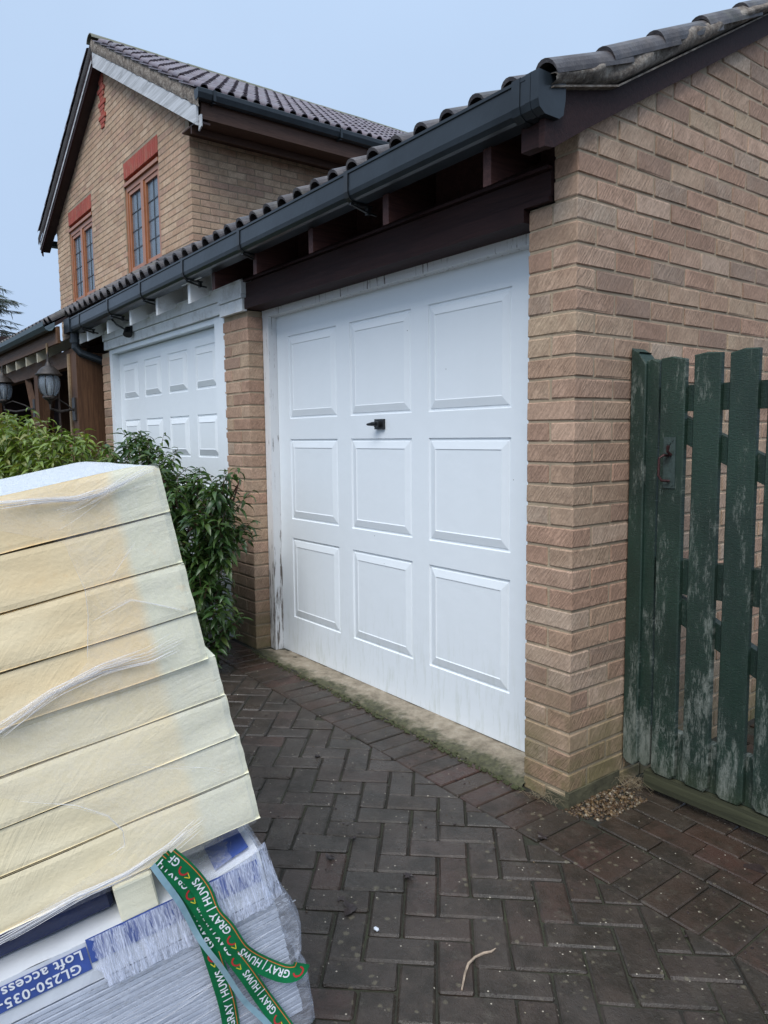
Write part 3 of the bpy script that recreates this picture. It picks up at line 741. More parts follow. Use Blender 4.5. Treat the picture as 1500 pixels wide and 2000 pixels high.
# ------------------------------------------------------------------ HOUSE
HX, HY, HL, RX = -6.23, 1.36, -11.65, -8.92
hs = thing('house', 'two storey buff brick house with steep gable and brown leaded windows', 'house', (-9, 1.4, 0))
W1 = (-8.33, -7.135, 3.46, 4.60); W2 = (-10.94, -9.745, 3.46, 4.60)
def gtop(x):   # underside of the sloping soffit
    return 4.52+.552*((-5.70-x) if x > RX else (x-(2*RX+5.70)))
items = []; zr0 = 3.508
for i in range(-18, 44):
    z0 = zr0+.075*i; zc = z0+.005+H_/2; A = i % 2 == 0
    if z0 < 2.3 and z0 < 2.2: pass
    # gable face, bricks run towards -X from the corner
    x = HX; first = True
    while x > HL+.05:
        if first: w_ = W_ if A else L_; first = False
        else: w_ = L_
        x1 = max(x-w_, HL)
        cx = (x+x1)/2
        ok = zc < gtop(cx)+.03
        for (a, b_, c_, d_) in (W1, W2):
            if x > a+.01 and x1 < b_-.01 and c_-.03 < zc < 4.905:
                # trim to the opening
                if x > b_ and x-b_ > .03: items.append(dict(c=Vector(((x+b_)/2, HY+W_/2, zc)), d=(x-b_, W_, H_))) if ok else None
                if x1 < a and a-x1 > .03: items.append(dict(c=Vector(((x1+a)/2, HY+W_/2, zc)), d=(a-x1, W_, H_))) if ok else None
                ok = False
        if abs(cx-RX) < .13 and 5.66 < zc < 6.3: ok = ok
        if ok: items.append(dict(c=Vector((cx, HY+W_/2, zc)), d=(x-x1, W_, H_)))
        x = x1-.01
    # right hand wall
    y = HY+(W_+.01 if not A else L_+.01) if False else HY+W_+.01
    if A: y = HY+L_+.01; items[-1:] = items[-1:]; items.append(dict(c=Vector((HX-W_/2, HY+L_/2+.0005, zc)), d=(W_, L_, H_), w=1.2)) if zc < 4.62 else None
    if A:
        # the corner brick above replaces the header on the gable face
        items = [q for q in items if not (abs(q['c'].x-(HX-W_/2)) < .02 and abs(q['c'].y-(HY+W_/2)) < 1e-4 and abs(q['c'].z-zc) < .01)]
    while y < 7 and zc < 4.62:
        items.append(dict(c=Vector((HX-W_/2, y+L_/2, zc)), d=(W_, L_, H_), w=1.15 if y < 3.2 else .3)); y += L_+.01
items = [q for q in items if q['c'].z > 2.2]
emit(hs, 'brick', items, 'gable_brick', 300, .004, .001, 3)
# gable core with window openings: prisms in strips
b = B(); yy0, yy1 = HY+.0045, HY+.11
def strip(x0, x1, z0, z1f):
    zl = z1f(x0) if callable(z1f) else z1f; zr = z1f(x1) if callable(z1f) else z1f
    B().prism([(x0, z0), (x1, z0), (x1, zr), (x0, zl)], yy0, yy1, lambda u, v, h: (u, h, v)).put('wall', hs, 'gable_mortar')
gt_ = lambda x: gtop(x)+.01
e_ = .0045
strip(HL+e_, W2[0], 0, gt_)
for Wn in (W2, W1):
    strip(Wn[0], Wn[1], 0, Wn[2]-.02)
    if Wn[0] < RX < Wn[1]: strip(Wn[0], RX, 4.89, gt_); strip(RX, Wn[1], 4.89, gt_)
    else: strip(Wn[0], Wn[1], 4.89, gt_)
strip(W2[1], RX, 0, gt_); strip(RX, W1[0], 0, gt_); strip(W1[1], HX-e_, 0, gt_)
for q in (((HX-.1, HY+.112, 0), (HX-e_-.0005, 7, 4.62)), ((HL+e_, HY+.112, 0), (HL+.1, 7, 4.62)), ((HL+.1, 6.9, 0), (HX-.1, 7, 4.62))): B().box(*q).put('wall', hs, 'gable_mortar')
# soldier courses
its = []
for Wn in (W1, W2):
    for k in range(16):
        x = Wn[0]+.0375+k*(Wn[1]-Wn[0])/16; its.append(dict(c=Vector((x, HY+W_/2-.003, 4.70+.1)), d=(.064, W_, .20)))
emit(hs, 'soldier_brick', its, 'red_brick', 40, .004, .001, 3)
its = []
for k, wd in enumerate([1, 2, 1, 3, 2, 1, 3, 2, 1, 3, 2, 1]):
    zc = 6.24-k*.058; n_ = wd
    its.append(dict(c=Vector((RX-.12+(.0 if k % 2 else .01), HY+.03-.02, zc)), d=({1: .12, 2: .18, 3: .27}[wd], .05+(.01 if wd == 3 else 0), .054)))
emit(hs, 'ornament_brick', its, 'red_brick', 40, .004, .001, 3)
# windows
for Wn in (W1, W2):
    x0, x1, z0, z1 = Wn; Yf = HY+.018
    b = B(); fw = .065
    b.box((x0, Yf, z0), (x0+fw, Yf+.07, z1)); b.box((x1-fw, Yf, z0), (x1, Yf+.07, z1)); b.box((x0+fw, Yf, z1-fw), (x1-fw, Yf+.07, z1)); b.box((x0+fw, Yf, z0), (x1-fw, Yf+.07, z0+fw))
    b.box((x0-.01, HY-.025, z0-.035), (x1+.01, Yf+.03, z0-.002)); b.box((x0, HY-.008, z1+.003), (x1, Yf+.07, z1+.045))
    wn = b.put('window', hs, 'window_brown')
    xm = (x0+x1)/2
    B().box((xm-.045, Yf-.004, z0+fw), (xm+.045, Yf+.066, z1-fw)).put('mullion', wn, 'window_brown')
    for (a, c_) in ((x0+fw, xm-.045), (xm+.045, x1-fw)):
        b = B(); s_ = .05; ys = Yf+.012
        b.box((a, ys, z0+fw), (a+s_, ys+.05, z1-fw)); b.box((c_-s_, ys, z0+fw), (c_, ys+.05, z1-fw)); b.box((a+s_, ys, z0+fw), (c_-s_, ys+.05, z0+fw+s_)); b.box((a+s_, ys, z1-fw-s_), (c_-s_, ys+.05, z1-fw))
        b.put('sash', wn, 'window_brown')
        B().box((a+s_-.002, ys+.026, z0+fw+s_-.002), (c_-s_+.002, ys+.030, z1-fw-s_+.002)).put('pane', wn, 'window_glass')
        b = B(); xc = (a+c_)/2
        b.box((xc-.006, ys+.018, z0+fw+s_), (xc+.006, ys+.025, z1-fw-s_))
        for k in range(1, 4):
            zz = z0+fw+s_+(z1-z0-2*fw-2*s_)*k/4; b.box((a+s_, ys+.019, zz-.006), (c_-s_, ys+.0245, zz+.006))
        b.put('glazing_bar', wn, 'lead_bar')
    b = B(); b.box((x0-.1, HY+.55, z0-.2), (x1+.1, HY+.57, z1+.2)); b.box((x0-.12, HY+.12, z0-.2), (x0-.1, HY+.57, z1+.2)); b.box((x1+.1, HY+.12, z0-.2), (x1+.12, HY+.57, z1+.2)); b.box((x0-.1, HY+.12, z1+.2), (x1+.1, HY+.57, z1+.22)); b.box((x0-.1, HY+.12, z0-.22), (x1+.1, HY+.57, z0-.2))
    b.put('room', wn, 'room_dark')
    b = B()
    for (a, c_) in ((x0+.02, x0+.30), (xm-.02, xm+.10)):
        b.grid(24, 1, lambda u, v: (a+(c_-a)*u, HY+.20+.02*math.sin(u*30), z0+v*(z1-z0-.05)))
    b.put('curtain', wn, 'curtain', fix=False)
    b = B(); zz = z0+.1
    while zz < z1-.25: b.box((xm+.1, HY+.19, zz), (x1-.03, HY+.215, zz+.035)); zz += .055
    b.put('blind', wn, 'curtain')
# roof: soffits, barge boards, tiles, ridge
VY = 1.215; SR = .552
def rz(x, base):      # height of a sloping line 'base' at the right eave x=-5.70
    return base+SR*((-5.70-x) if x > RX else (x-(2*RX+5.70)))
for side in (1, -1):
    def X(x): return x if side == 1 else 2*RX-x
    b = B()
    b.prism([(X(-5.71), rz(-5.71, 4.50)), (X(RX), rz(RX, 4.50)), (X(RX), rz(RX, 4.69)), (X(-5.71), rz(-5.71, 4.69))], VY, VY+.024, lambda u, v, h: (u, h, v))
    b.prism([(X(-5.72), 4.455), (X(-5.655), 4.485), (X(-5.655), 4.60), (X(-5.72), 4.60)], VY+.026, VY+.04, lambda u, v, h: (u, h, v))
    if side == 1: b.put('barge_board', hs, 'weathered_bargeboard')
    else:
        b.put('barge_board', hs, 'dark_stained_wood', label='dark stained barge board on the left slope')
        B().prism([(X(-5.70), rz(-5.70, 4.56)), (X(RX+.02), rz(RX+.02, 4.56)), (X(RX+.02), rz(RX+.02, 4.60)), (X(-5.70), rz(-5.70, 4.60))], VY-.012, VY-.001, lambda u, v, h: (u, h, v)).put('cover_strip', hs, 'weathered_bargeboard')
    b = B(); b.prism([(X(-5.70), rz(-5.70, 4.53)), (X(RX), rz(RX, 4.53)), (X(RX), rz(RX, 4.55)), (X(-5.70), rz(-5.70, 4.55))], VY+.026, HY+.002, lambda u, v, h: (u, h, v))
    b.put('soffit', hs, 'dark_soffit')
    b = B()
    def vf(u, v):
        x = -5.62+(RX+5.62)*u; n_ = nz3(x*8, v*3, 2)*.012
        return (X(x), VY-.004-.012*math.sin(v*math.pi)+n_*.6, rz(x, 4.693)+v*.155+n_)
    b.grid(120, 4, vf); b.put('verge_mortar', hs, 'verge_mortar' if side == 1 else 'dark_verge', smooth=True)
b = B(); b.box((-5.72, VY+.05, 4.575), (-5.69, 7, 4.74)); b.put('fascia', hs, 'brown_fascia')
b = B(); b.box((-6.22, VY+.06, 4.59), (-5.722, 7, 4.605)); b.box((-5.99, VY+.06, 4.52), (-5.965, 7, 4.588)); b.put('eaves_soffit', hs, 'brown_fascia')
# house gutter
hp = [(-5.60, 4.83), (-5.598, 4.79), (-5.615, 4.74), (-5.65, 4.725), (-5.685, 4.74), (-5.70, 4.79), (-5.70, 4.83)]
b = B(); n = len(hp); vs = [(x, y, z) for y in (VY-.02, 7) for x, z in hp]+[(-5.65+(x+5.65)*.93, y, z+.004) for y in (VY-.02, 7) for x, z in hp]
fs = [(i, i+1, n+i+1, n+i) for i in range(n-1)]+[(2*n+i, 2*n+i+1, 3*n+i+1, 3*n+i) for i in range(n-1)]+[(0, n, 3*n, 2*n), (n-1, 2*n-1, 4*n-1, 3*n-1), tuple(range(n))]
b.add(vs, fs); b.put('gutter', hs, 'gutter_plastic')
for y in (VY+.14, 2.9, 4.6):
    b = B(); b.box((-5.594, y, 4.73), (-5.590, y+.03, 4.835)); b.box((-5.69, y, 4.715), (-5.61, y+.03, 4.721)); b.put('gutter_bracket', hs, 'gutter_plastic')
# left gutter stub seen past the gable
b = B(); b.box((2*RX+5.52, VY+.04, 4.66), (2*RX+5.66, 7, 4.75)); b.put('gutter', hs, 'old_gutter_plastic')
ph = math.atan(SR); c_, s_ = math.cos(ph), math.sin(ph)
Rm = Matrix(((0, -c_, s_, 0), (1, 0, 0, 0), (0, s_, c_, 0), (0, 0, 0, 1)))
for r in range(12):
    for k in range(18):
        s = r*.312; x = -5.66-s*c_; z = 4.862+s*s_
        if r == 11: continue
        T = Matrix.Translation((x, VY-.03+k*.295+U_(-.003, .003), z+U_(-.002, .003))) @ Rm @ Matrix.Rotation(-.06+U_(-.006, .006), 4, 'X')
        put('roof_tile', house_tile_me, hs, T)
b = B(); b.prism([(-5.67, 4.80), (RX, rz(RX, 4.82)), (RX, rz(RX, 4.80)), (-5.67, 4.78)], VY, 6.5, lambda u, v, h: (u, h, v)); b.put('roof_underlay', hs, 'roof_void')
# far slope tiles, edge on
b = B()
Rl = Matrix(((0, c_, -s_, 0), (-1, 0, 0, 0), (0, s_, c_, 0), (0, 0, 0, 1)))
for r in range(11):
    for k in range(18):
        s = r*.312; T = Matrix.Translation((2*RX+5.66+s*c_, VY-.03+(k+1)*.295, 4.862+s*s_)) @ Rl @ Matrix.Rotation(-.06, 4, 'X')
        b.add(tv, tf, U_(.01, .99), 0, T)
b.put('far_slope_tile', hs, 'house_tile', kind='stuff')
rt = B()
for k in range(9): a = math.pi*(k/8)*.9+.157; 
prof = [(.125*math.cos(math.pi*(.06+.88*k/8)), .105*math.sin(math.pi*(.06+.88*k/8))-.03) for k in range(9)]
vs = [(x, y, z) for y in (0, .455) for x, z in prof]+[(x*.88, y, z*.86) for y in (0, .455) for x, z in prof]
fs = [(i, i+1, 9+i+1, 9+i) for i in range(8)]+[(18+i, 18+i+1, 27+i+1, 27+i) for i in range(8)]+[(i, i+1, 18+i+1, 18+i) for i in range(8)]
rme = B().add(vs, fs).mesh('ridge_tile', 'ridge_tile')
for k in range(12): put('ridge_tile', rme, hs, Matrix.Translation((RX, VY-.03+k*.45, rz(RX, 4.835)+U_(-.004, .004))) @ Matrix.Rotation(U_(-.012, .012), 4, 'X'))
# gable corbel brackets at the barge foot on the far side
# ------------------------------------------------------------------ PORCH
po = thing('porch', 'open timber porch with brown posts and green-black gutter beside the garage', 'porch', (-7, -.1, 0))
b = B()
ps = .62
b.prism([(-.30, 2.395), (1.34, 2.395+ps*1.64), (1.34, 2.36+ps*1.64), (-.30, 2.36)], -11.5, -5.47, lambda u, v, h: (h, u, v)); b.put('roof_underlay', po, 'dark_soffit')
b = B(); pp = math.atan(ps)
for r in range(5):
    for k in range(20):
        y = -.33+r*.3*math.cos(pp); T = Matrix.Translation((-5.47-.295*(k+1), y, 2.43+ps*(y+.3))) @ Matrix.Rotation(pp-.05, 4, 'X'); b.add(tv, tf, U_(.01, .99), 0, T)
b.put('roof_tile', po, 'garage_tile', kind='stuff')
pgp = [(-.42, 0), (-.418, -.04), (-.395, -.075), (-.37, -.082), (-.345, -.075), (-.32, -.04), (-.32, 0)]
gutter(po, -11.5, -5.40, 2.385, 'old_gutter_plastic', pgp, slope=0)
B().box((-11.5, -.315, 2.20), (-5.36, -.29, 2.345)).put('fascia', po, 'porch_beam_wood')
rme2 = B().prism([(-.30, 2.10), (-.30, 2.19), (.3, 2.5), (.3, 2.41)], -.016, .016, lambda u, v, h: (h, u, v)).mesh('rafter', 'pale_slat')
for k in range(9): put('rafter', B().box((-.013, -.325, 2.14), (.013, -.316, 2.235)).mesh('rafter', 'pallet_wood') if k == 0 else bpy.data.meshes['rafter.002'] if False else rme2, po, Matrix.Translation((-5.72-k*.47, 0, 0)))
B().box((-11.5, -.17, 2.02), (-5.33, -.08, 2.17)).put('beam', po, 'porch_beam_wood')
B().box((-5.43, -.20, -.05), (-5.24, .21, 2.12)).put('post', po, 'porch_wood', label='broad dark brown corner post next to the garage')
B().box((-5.475, -.215, -.05), (-5.43, -.16, 2.12)).put('post', po, 'pallet_wood')
for x in (-6.95, -9.6):
    B().box((x, -.17, -.05), (x+.16, -.03, 2.02)).put('post', po, 'porch_wood')
for x, s in ((-6.95, 1), (-6.79, -1), (-9.6, 1)):
    dx = .42*s if s == -1 else -.42
    b = B(); b.tube([(x+(.0 if s == 1 else 0), -.12, 1.35), (x+dx*(-1 if s == -1 else 1), -.12, 2.02)], .05, 4); b.put('brace', po, 'porch_wood')
B().box((-8.3, .4, 1.0), (-8.2, .5, 2.1)).put('post', po, 'porch_wood')
B().box((-11.6, -.2, -.05), (-11.5, 1.3, 3.0)).put('dark_end_sheet', po, 'dark_soffit')  # added dark sheet, shuts out the sky so the porch looks dark
B().box((-11.5, 1.0, -.05), (-6.3, 1.05, 2.6)).put('dark_back_sheet', po, 'dark_soffit')  # added dark sheet, its colour stands in for the shade under the roof
# porch infill: low boarded wall and clutter
B().box((-11.5, -.1, -.05), (-5.5, -.04, .95)).put('low_wall', po, 'porch_wood')
ck = thing('slatted_crate', 'pale slatted crate standing in the shadow under the porch', 'crate', (-6.6, .75, 1.0))
for k in range(4): B().box((-6.9, .7, 1.22+k*.095), (-6.2, .74, 1.285+k*.095)).put('slat', ck, 'pale_slat')
B().box((-6.92, .74, 0), (-6.18, 1.2, 1.6)).put('box', ck, 'porch_wood')
fp = thing('flower_pot', 'terracotta pot under the porch behind the hedge', 'pot', (-6.3, .1, 1.0))
B().lathe([(.02, 0), (.09, 0), (.12, .2), (.14, .2), (.14, .24), (.11, .24), (.10, .19)], (-6.3, .1, 1.12), 16).put('body', fp, 'terracotta')
B().box((-6.5, 0, 0), (-6.1, .25, 1.12)).put('stand', fp, 'porch_wood')

# lanterns -----------------------------------------------------------------
def lantern(x, y, z, post, label):
    """z = widest point of the globe"""
    ln_ = thing('wall_lantern', label, 'lantern', (x, y, z-.3), 'lanterns on the porch posts')
    b = B(); b.lathe([(.046, -.105), (.075, -.07), (.090, -.01), (.088, .04), (.076, .075)], (x, y, z), 24); b.put('glass_globe', ln_, 'lantern_glass', smooth=True)
    b = B()
    for k in range(8):
        a = 2*math.pi*k/8+.2
        b.tube([(x+r*math.cos(a), y+r*math.sin(a), z+h) for r, h in [(.048, -.105), (.078, -.07), (.093, -.01), (.091, .04), (.079, .075)]], .0032, 5)
    b.put('rib', ln_, 'lantern_metal')
    b = B(); b.lathe([(.074, .070), (.108, .078), (.110, .088), (.094, .098), (.078, .125), (.050, .148), (.026, .160), (.018, .185), (.010, .20), (.013, .215), (.006, .235), (.011, .25), (.004, .275), (0, .29)], (x, y, z), 24); b.put('cap', ln_, 'lantern_metal', smooth=True)
    b = B(); b.lathe([(.0, -.175), (.014, -.17), (.020, -.145), (.044, -.13), (.060, -.115), (.056, -.098), (.03, -.10)], (x, y, z), 20); b.put('base', ln_, 'lantern_metal', smooth=True)
    B().lathe([(.0, -.10), (.011, -.10), (.011, -.02), (.006, .01), (0, .03)], (x, y, z), 10).put('candle_bulb', ln_, 'bulb_white', smooth=True)
    px, py = post
    b = B(); b.tube([(x, y, z-.17), (x, y, z-.21), (x+(px-x)*.4, y+(py-y)*.4, z-.235), (px, py, z-.21)], .011, 8)
    b.tube([(x, y, z-.15), (x+(px-x)*.3, y+(py-y)*.3, z-.12), (x+(px-x)*.7, y+(py-y)*.7, z-.17), (px, py, z-.23)], .006, 6)
    b.put('arm', ln_, 'lantern_metal')
    B().box((px-.045, py-.004, z-.31), (px+.045, py+.014, z-.11)).put('wall_plate', ln_, 'lantern_metal')
lantern(-5.33, -.41, 1.835, (-5.34, -.212), 'nearer and larger black lantern on the corner post by the garage')
lantern(-7.42, -.38, 1.90, (-7.0, -.172), 'farther black lantern at the left edge of the photo')

# ------------------------------------------------------------------ GATE
gY = .318
gp_ = thing('gate_post', 'green gate post with a split top fixed to the brick wall', 'post', (.08, .34, 0))
def plank(x0, x1, z0, z1, y0, y1, seed, top='flat', rnd=.006):
    rs = random.Random(seed); b = B(); n = 10
    pts = [(x0+.002, z0+.012), (x0+.012, z0), (x1-.012, z0), (x1-.002, z0+.012)]
    m = 6
    pts = [(x0+rnd*0, z0+.018), (x0+.016, z0+.002), (x1-.016, z0), (x1, z0+.018)]
    for k in range(1, m): pts.append((x1+rs.uniform(-.0012, .0012), z0+(z1-z0)*k/m))
    if top == 'flat': pts += [(x1, z1-rs.uniform(0, .012)), ((x0+x1)/2, z1+rs.uniform(-.004, .004)), (x0, z1-rs.uniform(0, .016))]
    else: pts += [(x1, z1-.055), (x1-.035, z1-.012), ((x0+x1)/2+.004, z1-.010), (x0+.02, z1-.008), (x0, z1+.006)]
    for k in range(m-1, 0, -1): pts.append((x0+rs.uniform(-.0012, .0012), z0+(z1-z0)*k/m))
    cx, cz = (x0+x1)/2, (z0+z1)/2
    n = len(pts); vs = [(x, y1, z) for x, z in pts]+[(x, y0+.004, z) for x, z in pts]+[(x+(.004 if x < cx else -.004), y0, z+(.004 if z < cz else -.004)) for x, z in pts]
    fs = [tuple(range(n))]+[(r*n+i, r*n+(i+1) % n, (r+1)*n+(i+1) % n, (r+1)*n+i) for r in range(2) for i in range(n)]+[tuple(range(2*n, 3*n))]
    return b.add(vs, fs)
plank(.006, .068, .085, 1.655, .315, .40, 1, 'split').put('post', gp_, 'worn_green_paint')
plank(.060, .112, .090, 1.615, .330, .41, 2).put('stop_batten', gp_, 'worn_green_paint')
gate = thing('garden_gate', 'weathered green picket gate closing the side passage', 'gate', (.7, gY, .05))
pw = .0975; gapw = .028
xk = .128
zt = [1.615, 1.622, 1.622, 1.625, 1.62, 1.615, 1.62, 1.61]
for k in range(8):
    plank(xk, xk+pw-U_(0, .003), .085+U_(-.006, .006), zt[k], gY-.004, gY+.018, 10+k).put('picket', gate, 'worn_green_paint')
    xk += pw+gapw
def rail(z0, z1, nm='rail'):
    B().box((.118, gY+.020, z0), (1.14, gY+.055, z1)).put(nm, gate, 'worn_green_paint')
rail(1.425, 1.515); rail(.775, .90); rail(.085, .26); 
def brace(xa, za, xb, zb_, w=.085):
    d = Vector((xb-xa, 0, zb_-za)).normalized(); n_ = Vector((-d.z, 0, d.x))*w/2
    pts = [(xa+n_.x, za+n_.z), (xb+n_.x, zb_+n_.z), (xb-n_.x, zb_-n_.z), (xa-n_.x, za-n_.z)]
    B().prism(pts, gY+.021, gY+.054, lambda u, v, h: (u, h, v)).put('brace', gate, 'worn_green_paint')
brace(.16, 1.385, 1.08, .945); brace(.16, .74, 1.08, .30)
B().box((.10, gY-.002, .022), (1.16, gY+.06, .083)).put('bottom_board', gate, 'mossy_board')
# latch
b = B(); lx = .166; b.box((lx-.016, gY-.008, 1.155), (lx+.030, gY-.0045, 1.335)); pl_ = b.put('latch_plate', gate, 'latch_plate')
b = B(); hx = lx+.002
b.tube([(hx, gY-.010, 1.27), (hx-.004, gY-.030, 1.272), (hx-.014, gY-.040, 1.262), (hx-.014, gY-.042, 1.20), (hx-.006, gY-.036, 1.183), (hx+.010, gY-.012, 1.180)], .0048, 8)
b.tube([(hx+.012, gY-.010, 1.272), (hx+.010, gY-.028, 1.285), (hx+.014, gY-.030, 1.305)], [.006, .005, .006], 8)
b.put('handle', pl_, 'rusty_latch')
b = B()
for z_ in (1.325, 1.165): b.tube([(lx+.02, gY-.0075, z_), (lx+.02, gY-.011, z_)], .0035, 8)
b.tube([(lx+.006, gY-.0075, 1.315), (lx+.006, gY-.012, 1.315)], .007, 10)
b.put('screw', pl_, 'latch_plate')

# ------------------------------------------------------------------ INSULATION STACK
P0 = Vector((0.2917, -1.5852, 1.3070)); E1 = Vector((.1827, .9632, .1972)).normalized(); DN = Vector((.0547, .1903, -.9802)); DN = (DN-E1*DN.dot(E1)).normalized(); E3 = DN.cross(E1).normalized()
if E3.x > 0: E3 = -E3
UPv = -DN
SM = Matrix(((E1.x, E3.x, UPv.x, P0.x), (E1.y, E3.y, UPv.y, P0.y), (E1.z, E3.z, UPv.z, P0.z), (0, 0, 0, 1)))
def wp(x, y, z): return SM @ Vector((x, y, z))
def S(z): return SM @ Matrix.Translation((0, 0, z))
def foam_board(n0, n1, dx, dy, mat, seed, parent, top=False, L=1.2, D=1.2):
    """n0,n1 depth below stack top; local x along E1 (right end at x=dx), y into the stack"""
    b = B(); rs = random.Random(seed); nx_, nz_, ny_ = 46, 10, 24
    def off(x, z, y):
        zz = nz3(x*3.5+seed, y*2, seed*2.1)*.006
        return zz
    def zz_(x, y, v):
        lo = -n1+.0025+nz3(x*4+seed*3, y*3, 1)*.003; hi = -n0-.0015+nz3(x*4+seed*5, y*3, 9)*.003
        if top: hi += -.010*max(0, (x-dx+.06)/.06)**2-(.028*max(0, -(x-dx+.15))**1.0*.18)
        return lo+(hi-lo)*v
    def face_y(x, v):
        return dy+nz3(x*6, v*1.4+seed, 3)*.0035+.0012*(abs(v-.5)*2)**10
    def front(u, v):
        x = dx-L+L*u; r_ = .0
        e_ = max(0, (x-dx+.010)/.010)
        return (x+nz3(0, v*3, seed)*.002*u, face_y(x, v)+.005*e_*e_, zz_(x, dy, v))
    b.grid(nx_*2, nz_, front)
    def right(u, v):
        y = dy+D*u; return (dx+nz3(0, v*3, seed)*.002+nz3(y*5, v*2, seed)*.004*min(1, u*8), y+(.005 if u == 0 else 0)+(nz3(dx*6, v*1.4+seed, 3)*.0035 if u == 0 else 0), zz_(dx, y, v))
    b.grid(ny_, nz_, right)
    def topf(u, v):
        x = dx-L+L*u; y = dy+D*v; return (x, y+(.0035 if v == 0 else 0), zz_(x, y if v > 0 else dy, 1))
    b.grid(nx_, ny_, topf, 0, 1)
    b.grid(nx_, 1, lambda u, v: (dx-L+L*u, dy+D*v, zz_(dx-L+L*u, dy, 0)))
    b.grid(1, nz_, lambda u, v: (dx-L, dy+D*u, zz_(dx-L, dy, v)))
    b.grid(nx_, nz_, lambda u, v: (dx-L+L*u, dy+D, zz_(dx-L+L*u, dy+D, v)))
    return b.put('board', parent, mat, 'foil_facing' if top else 'cream_foam', mw=SM, smooth=False)
pk1 = thing('foam_board_pack', 'upper pack of four yellow foam insulation boards with a wet foil top', 'insulation', None, mw=SM.copy())
pk2 = thing('foam_board_pack', 'lower pack of four pale cream foam insulation boards', 'insulation', None, mw=SM @ Matrix.Translation((0, 0, -.762)))
ns = [0, .100, .200, .300, .398, .484, .574, .660, .762]
dxs = [0, .0, .001, .002, .018, .020, .027, .027]; dys = [0, .002, -.003, .0, .012, .010, .014, .012]
for k in range(8):
    foam_board(ns[k], ns[k+1], dxs[k], dys[k], 'yellow_foam' if k < 4 else 'cream_foam', 5+k*3, pk1 if k < 4 else pk2, k == 0)
# film over the ends
def interp(pts, t_):
    for (a, va), (b_, vb) in zip(pts, pts[1:]):
        if t_ <= b_: return va+(vb-va)*max(0, (t_-a)/(b_-a))
    return pts[-1][1]
def film_sheet(parent, edge, n0, n1, xr, mat, seed, amp=.003, base=-.008):
    b = B()
    def fn(u, v):
        n = n0+(n1-n0)*v; xl = interp(edge, n); x = xl+(xr-xl)*u
        y = base+nz3(x*9, n*9, seed)*amp+nz3(x*30, n*22, seed+3)*amp*.35
        if u > .93: y += (u-.93)/.07*.012
        return (x, y, -n)
    b.grid(60, 80, fn)
    return b.put('film_wrap', parent, mat, mw=SM, smooth=True, fix=False)
film_sheet(pk1, [(0, -.42), (.05, -.30), (.106, -.192), (.196, -.180), (.243, -.186), (.325, -.208), (.351, -.24), (.40, -.45)], .004, .400, -.002, 'clear_film', 3)
film_sheet(pk2, [(.40, -.6), (.50, -.42), (.576, -.29), (.618, -.245), (.66, -.228), (.70, -.25), (.765, -.5)], .402, .760, .016, 'clear_film', 8)
def strands(parent, pts, n, spread, seed, rad=.0009):
    n = int(n*1.6); spread *= 1.7; rad *= .62
    rs = random.Random(seed); b = B()
    for k in range(n):
        o = rs.uniform(-1, 1); ph_ = rs.uniform(0, 9); a0 = rs.uniform(0, .35); a1 = rs.uniform(.6, 1)
        pp_ = []; m = 26
        for i in range(m+1):
            t_ = a0+(a1-a0)*i/m; q = t_*(len(pts)-1); j = min(int(q), len(pts)-2); f_ = q-j
            x = pts[j][0]*(1-f_)+pts[j+1][0]*f_; nn = pts[j][1]*(1-f_)+pts[j+1][1]*f_
            sp = spread*(.35+1.3*abs(t_-.45))
            nn += o*sp+math.sin(t_*7+ph_)*spread*.15
            pp_.append((x, -.010-.004*math.sin(t_*5+ph_)-rs.uniform(0, .0006), -nn))
        r_ = rad*rs.uniform(.4, 1.5); b.tube(pp_, [r_*.3]+[r_]*(m-1)+[r_*.3], 4, flat=.6)
    b.put('film_fold', parent, 'film_strand', mw=SM, smooth=True)
strands(pk1, [(-.60, -.003), (-.273, .015), (-.225, .021), (-.153, .034), (-.109, .032), (-.03, .012), (.0, .006)], 16, .006, 1, .0011)
strands(pk1, [(-.20, .06), (-.13, .045), (-.07, .03), (-.01, .012)], 10, .014, 11, .0006)
strands(pk1, [(-.6, .43), (-.37, .391), (-.278, .360), (-.186, .346), (-.104, .350), (-.03, .335)], 22, .011, 2, .0011)
strands(pk1, [(-.192, .106), (-.180, .196), (-.186, .243), (-.208, .325), (-.215, .35)], 3, .0015, 4, .0010)
strands(pk1, [(-.04, .10), (-.09, .15), (-.13, .19), (-.15, .20)], 3, .004, 14, .0006)
strands(pk1, [(-.19, .25), (-.11, .235), (-.03, .28), (.0, .29)], 4, .004, 15, .0007)
strands(pk2, [(-.75, .765), (-.466, .758), (-.332, .742), (-.24, .743), (-.158, .729), (-.08, .70)], 20, .008, 5, .0012)
strands(pk2, [(-.402, .514), (-.29, .576), (-.245, .618), (-.228, .658), (-.232, .69), (-.27, .70)], 5, .003, 6, .0008)
strands(pk2, [(.02, .66), (-.06, .60), (-.15, .56), (-.2, .54)], 3, .01, 16, .0004)
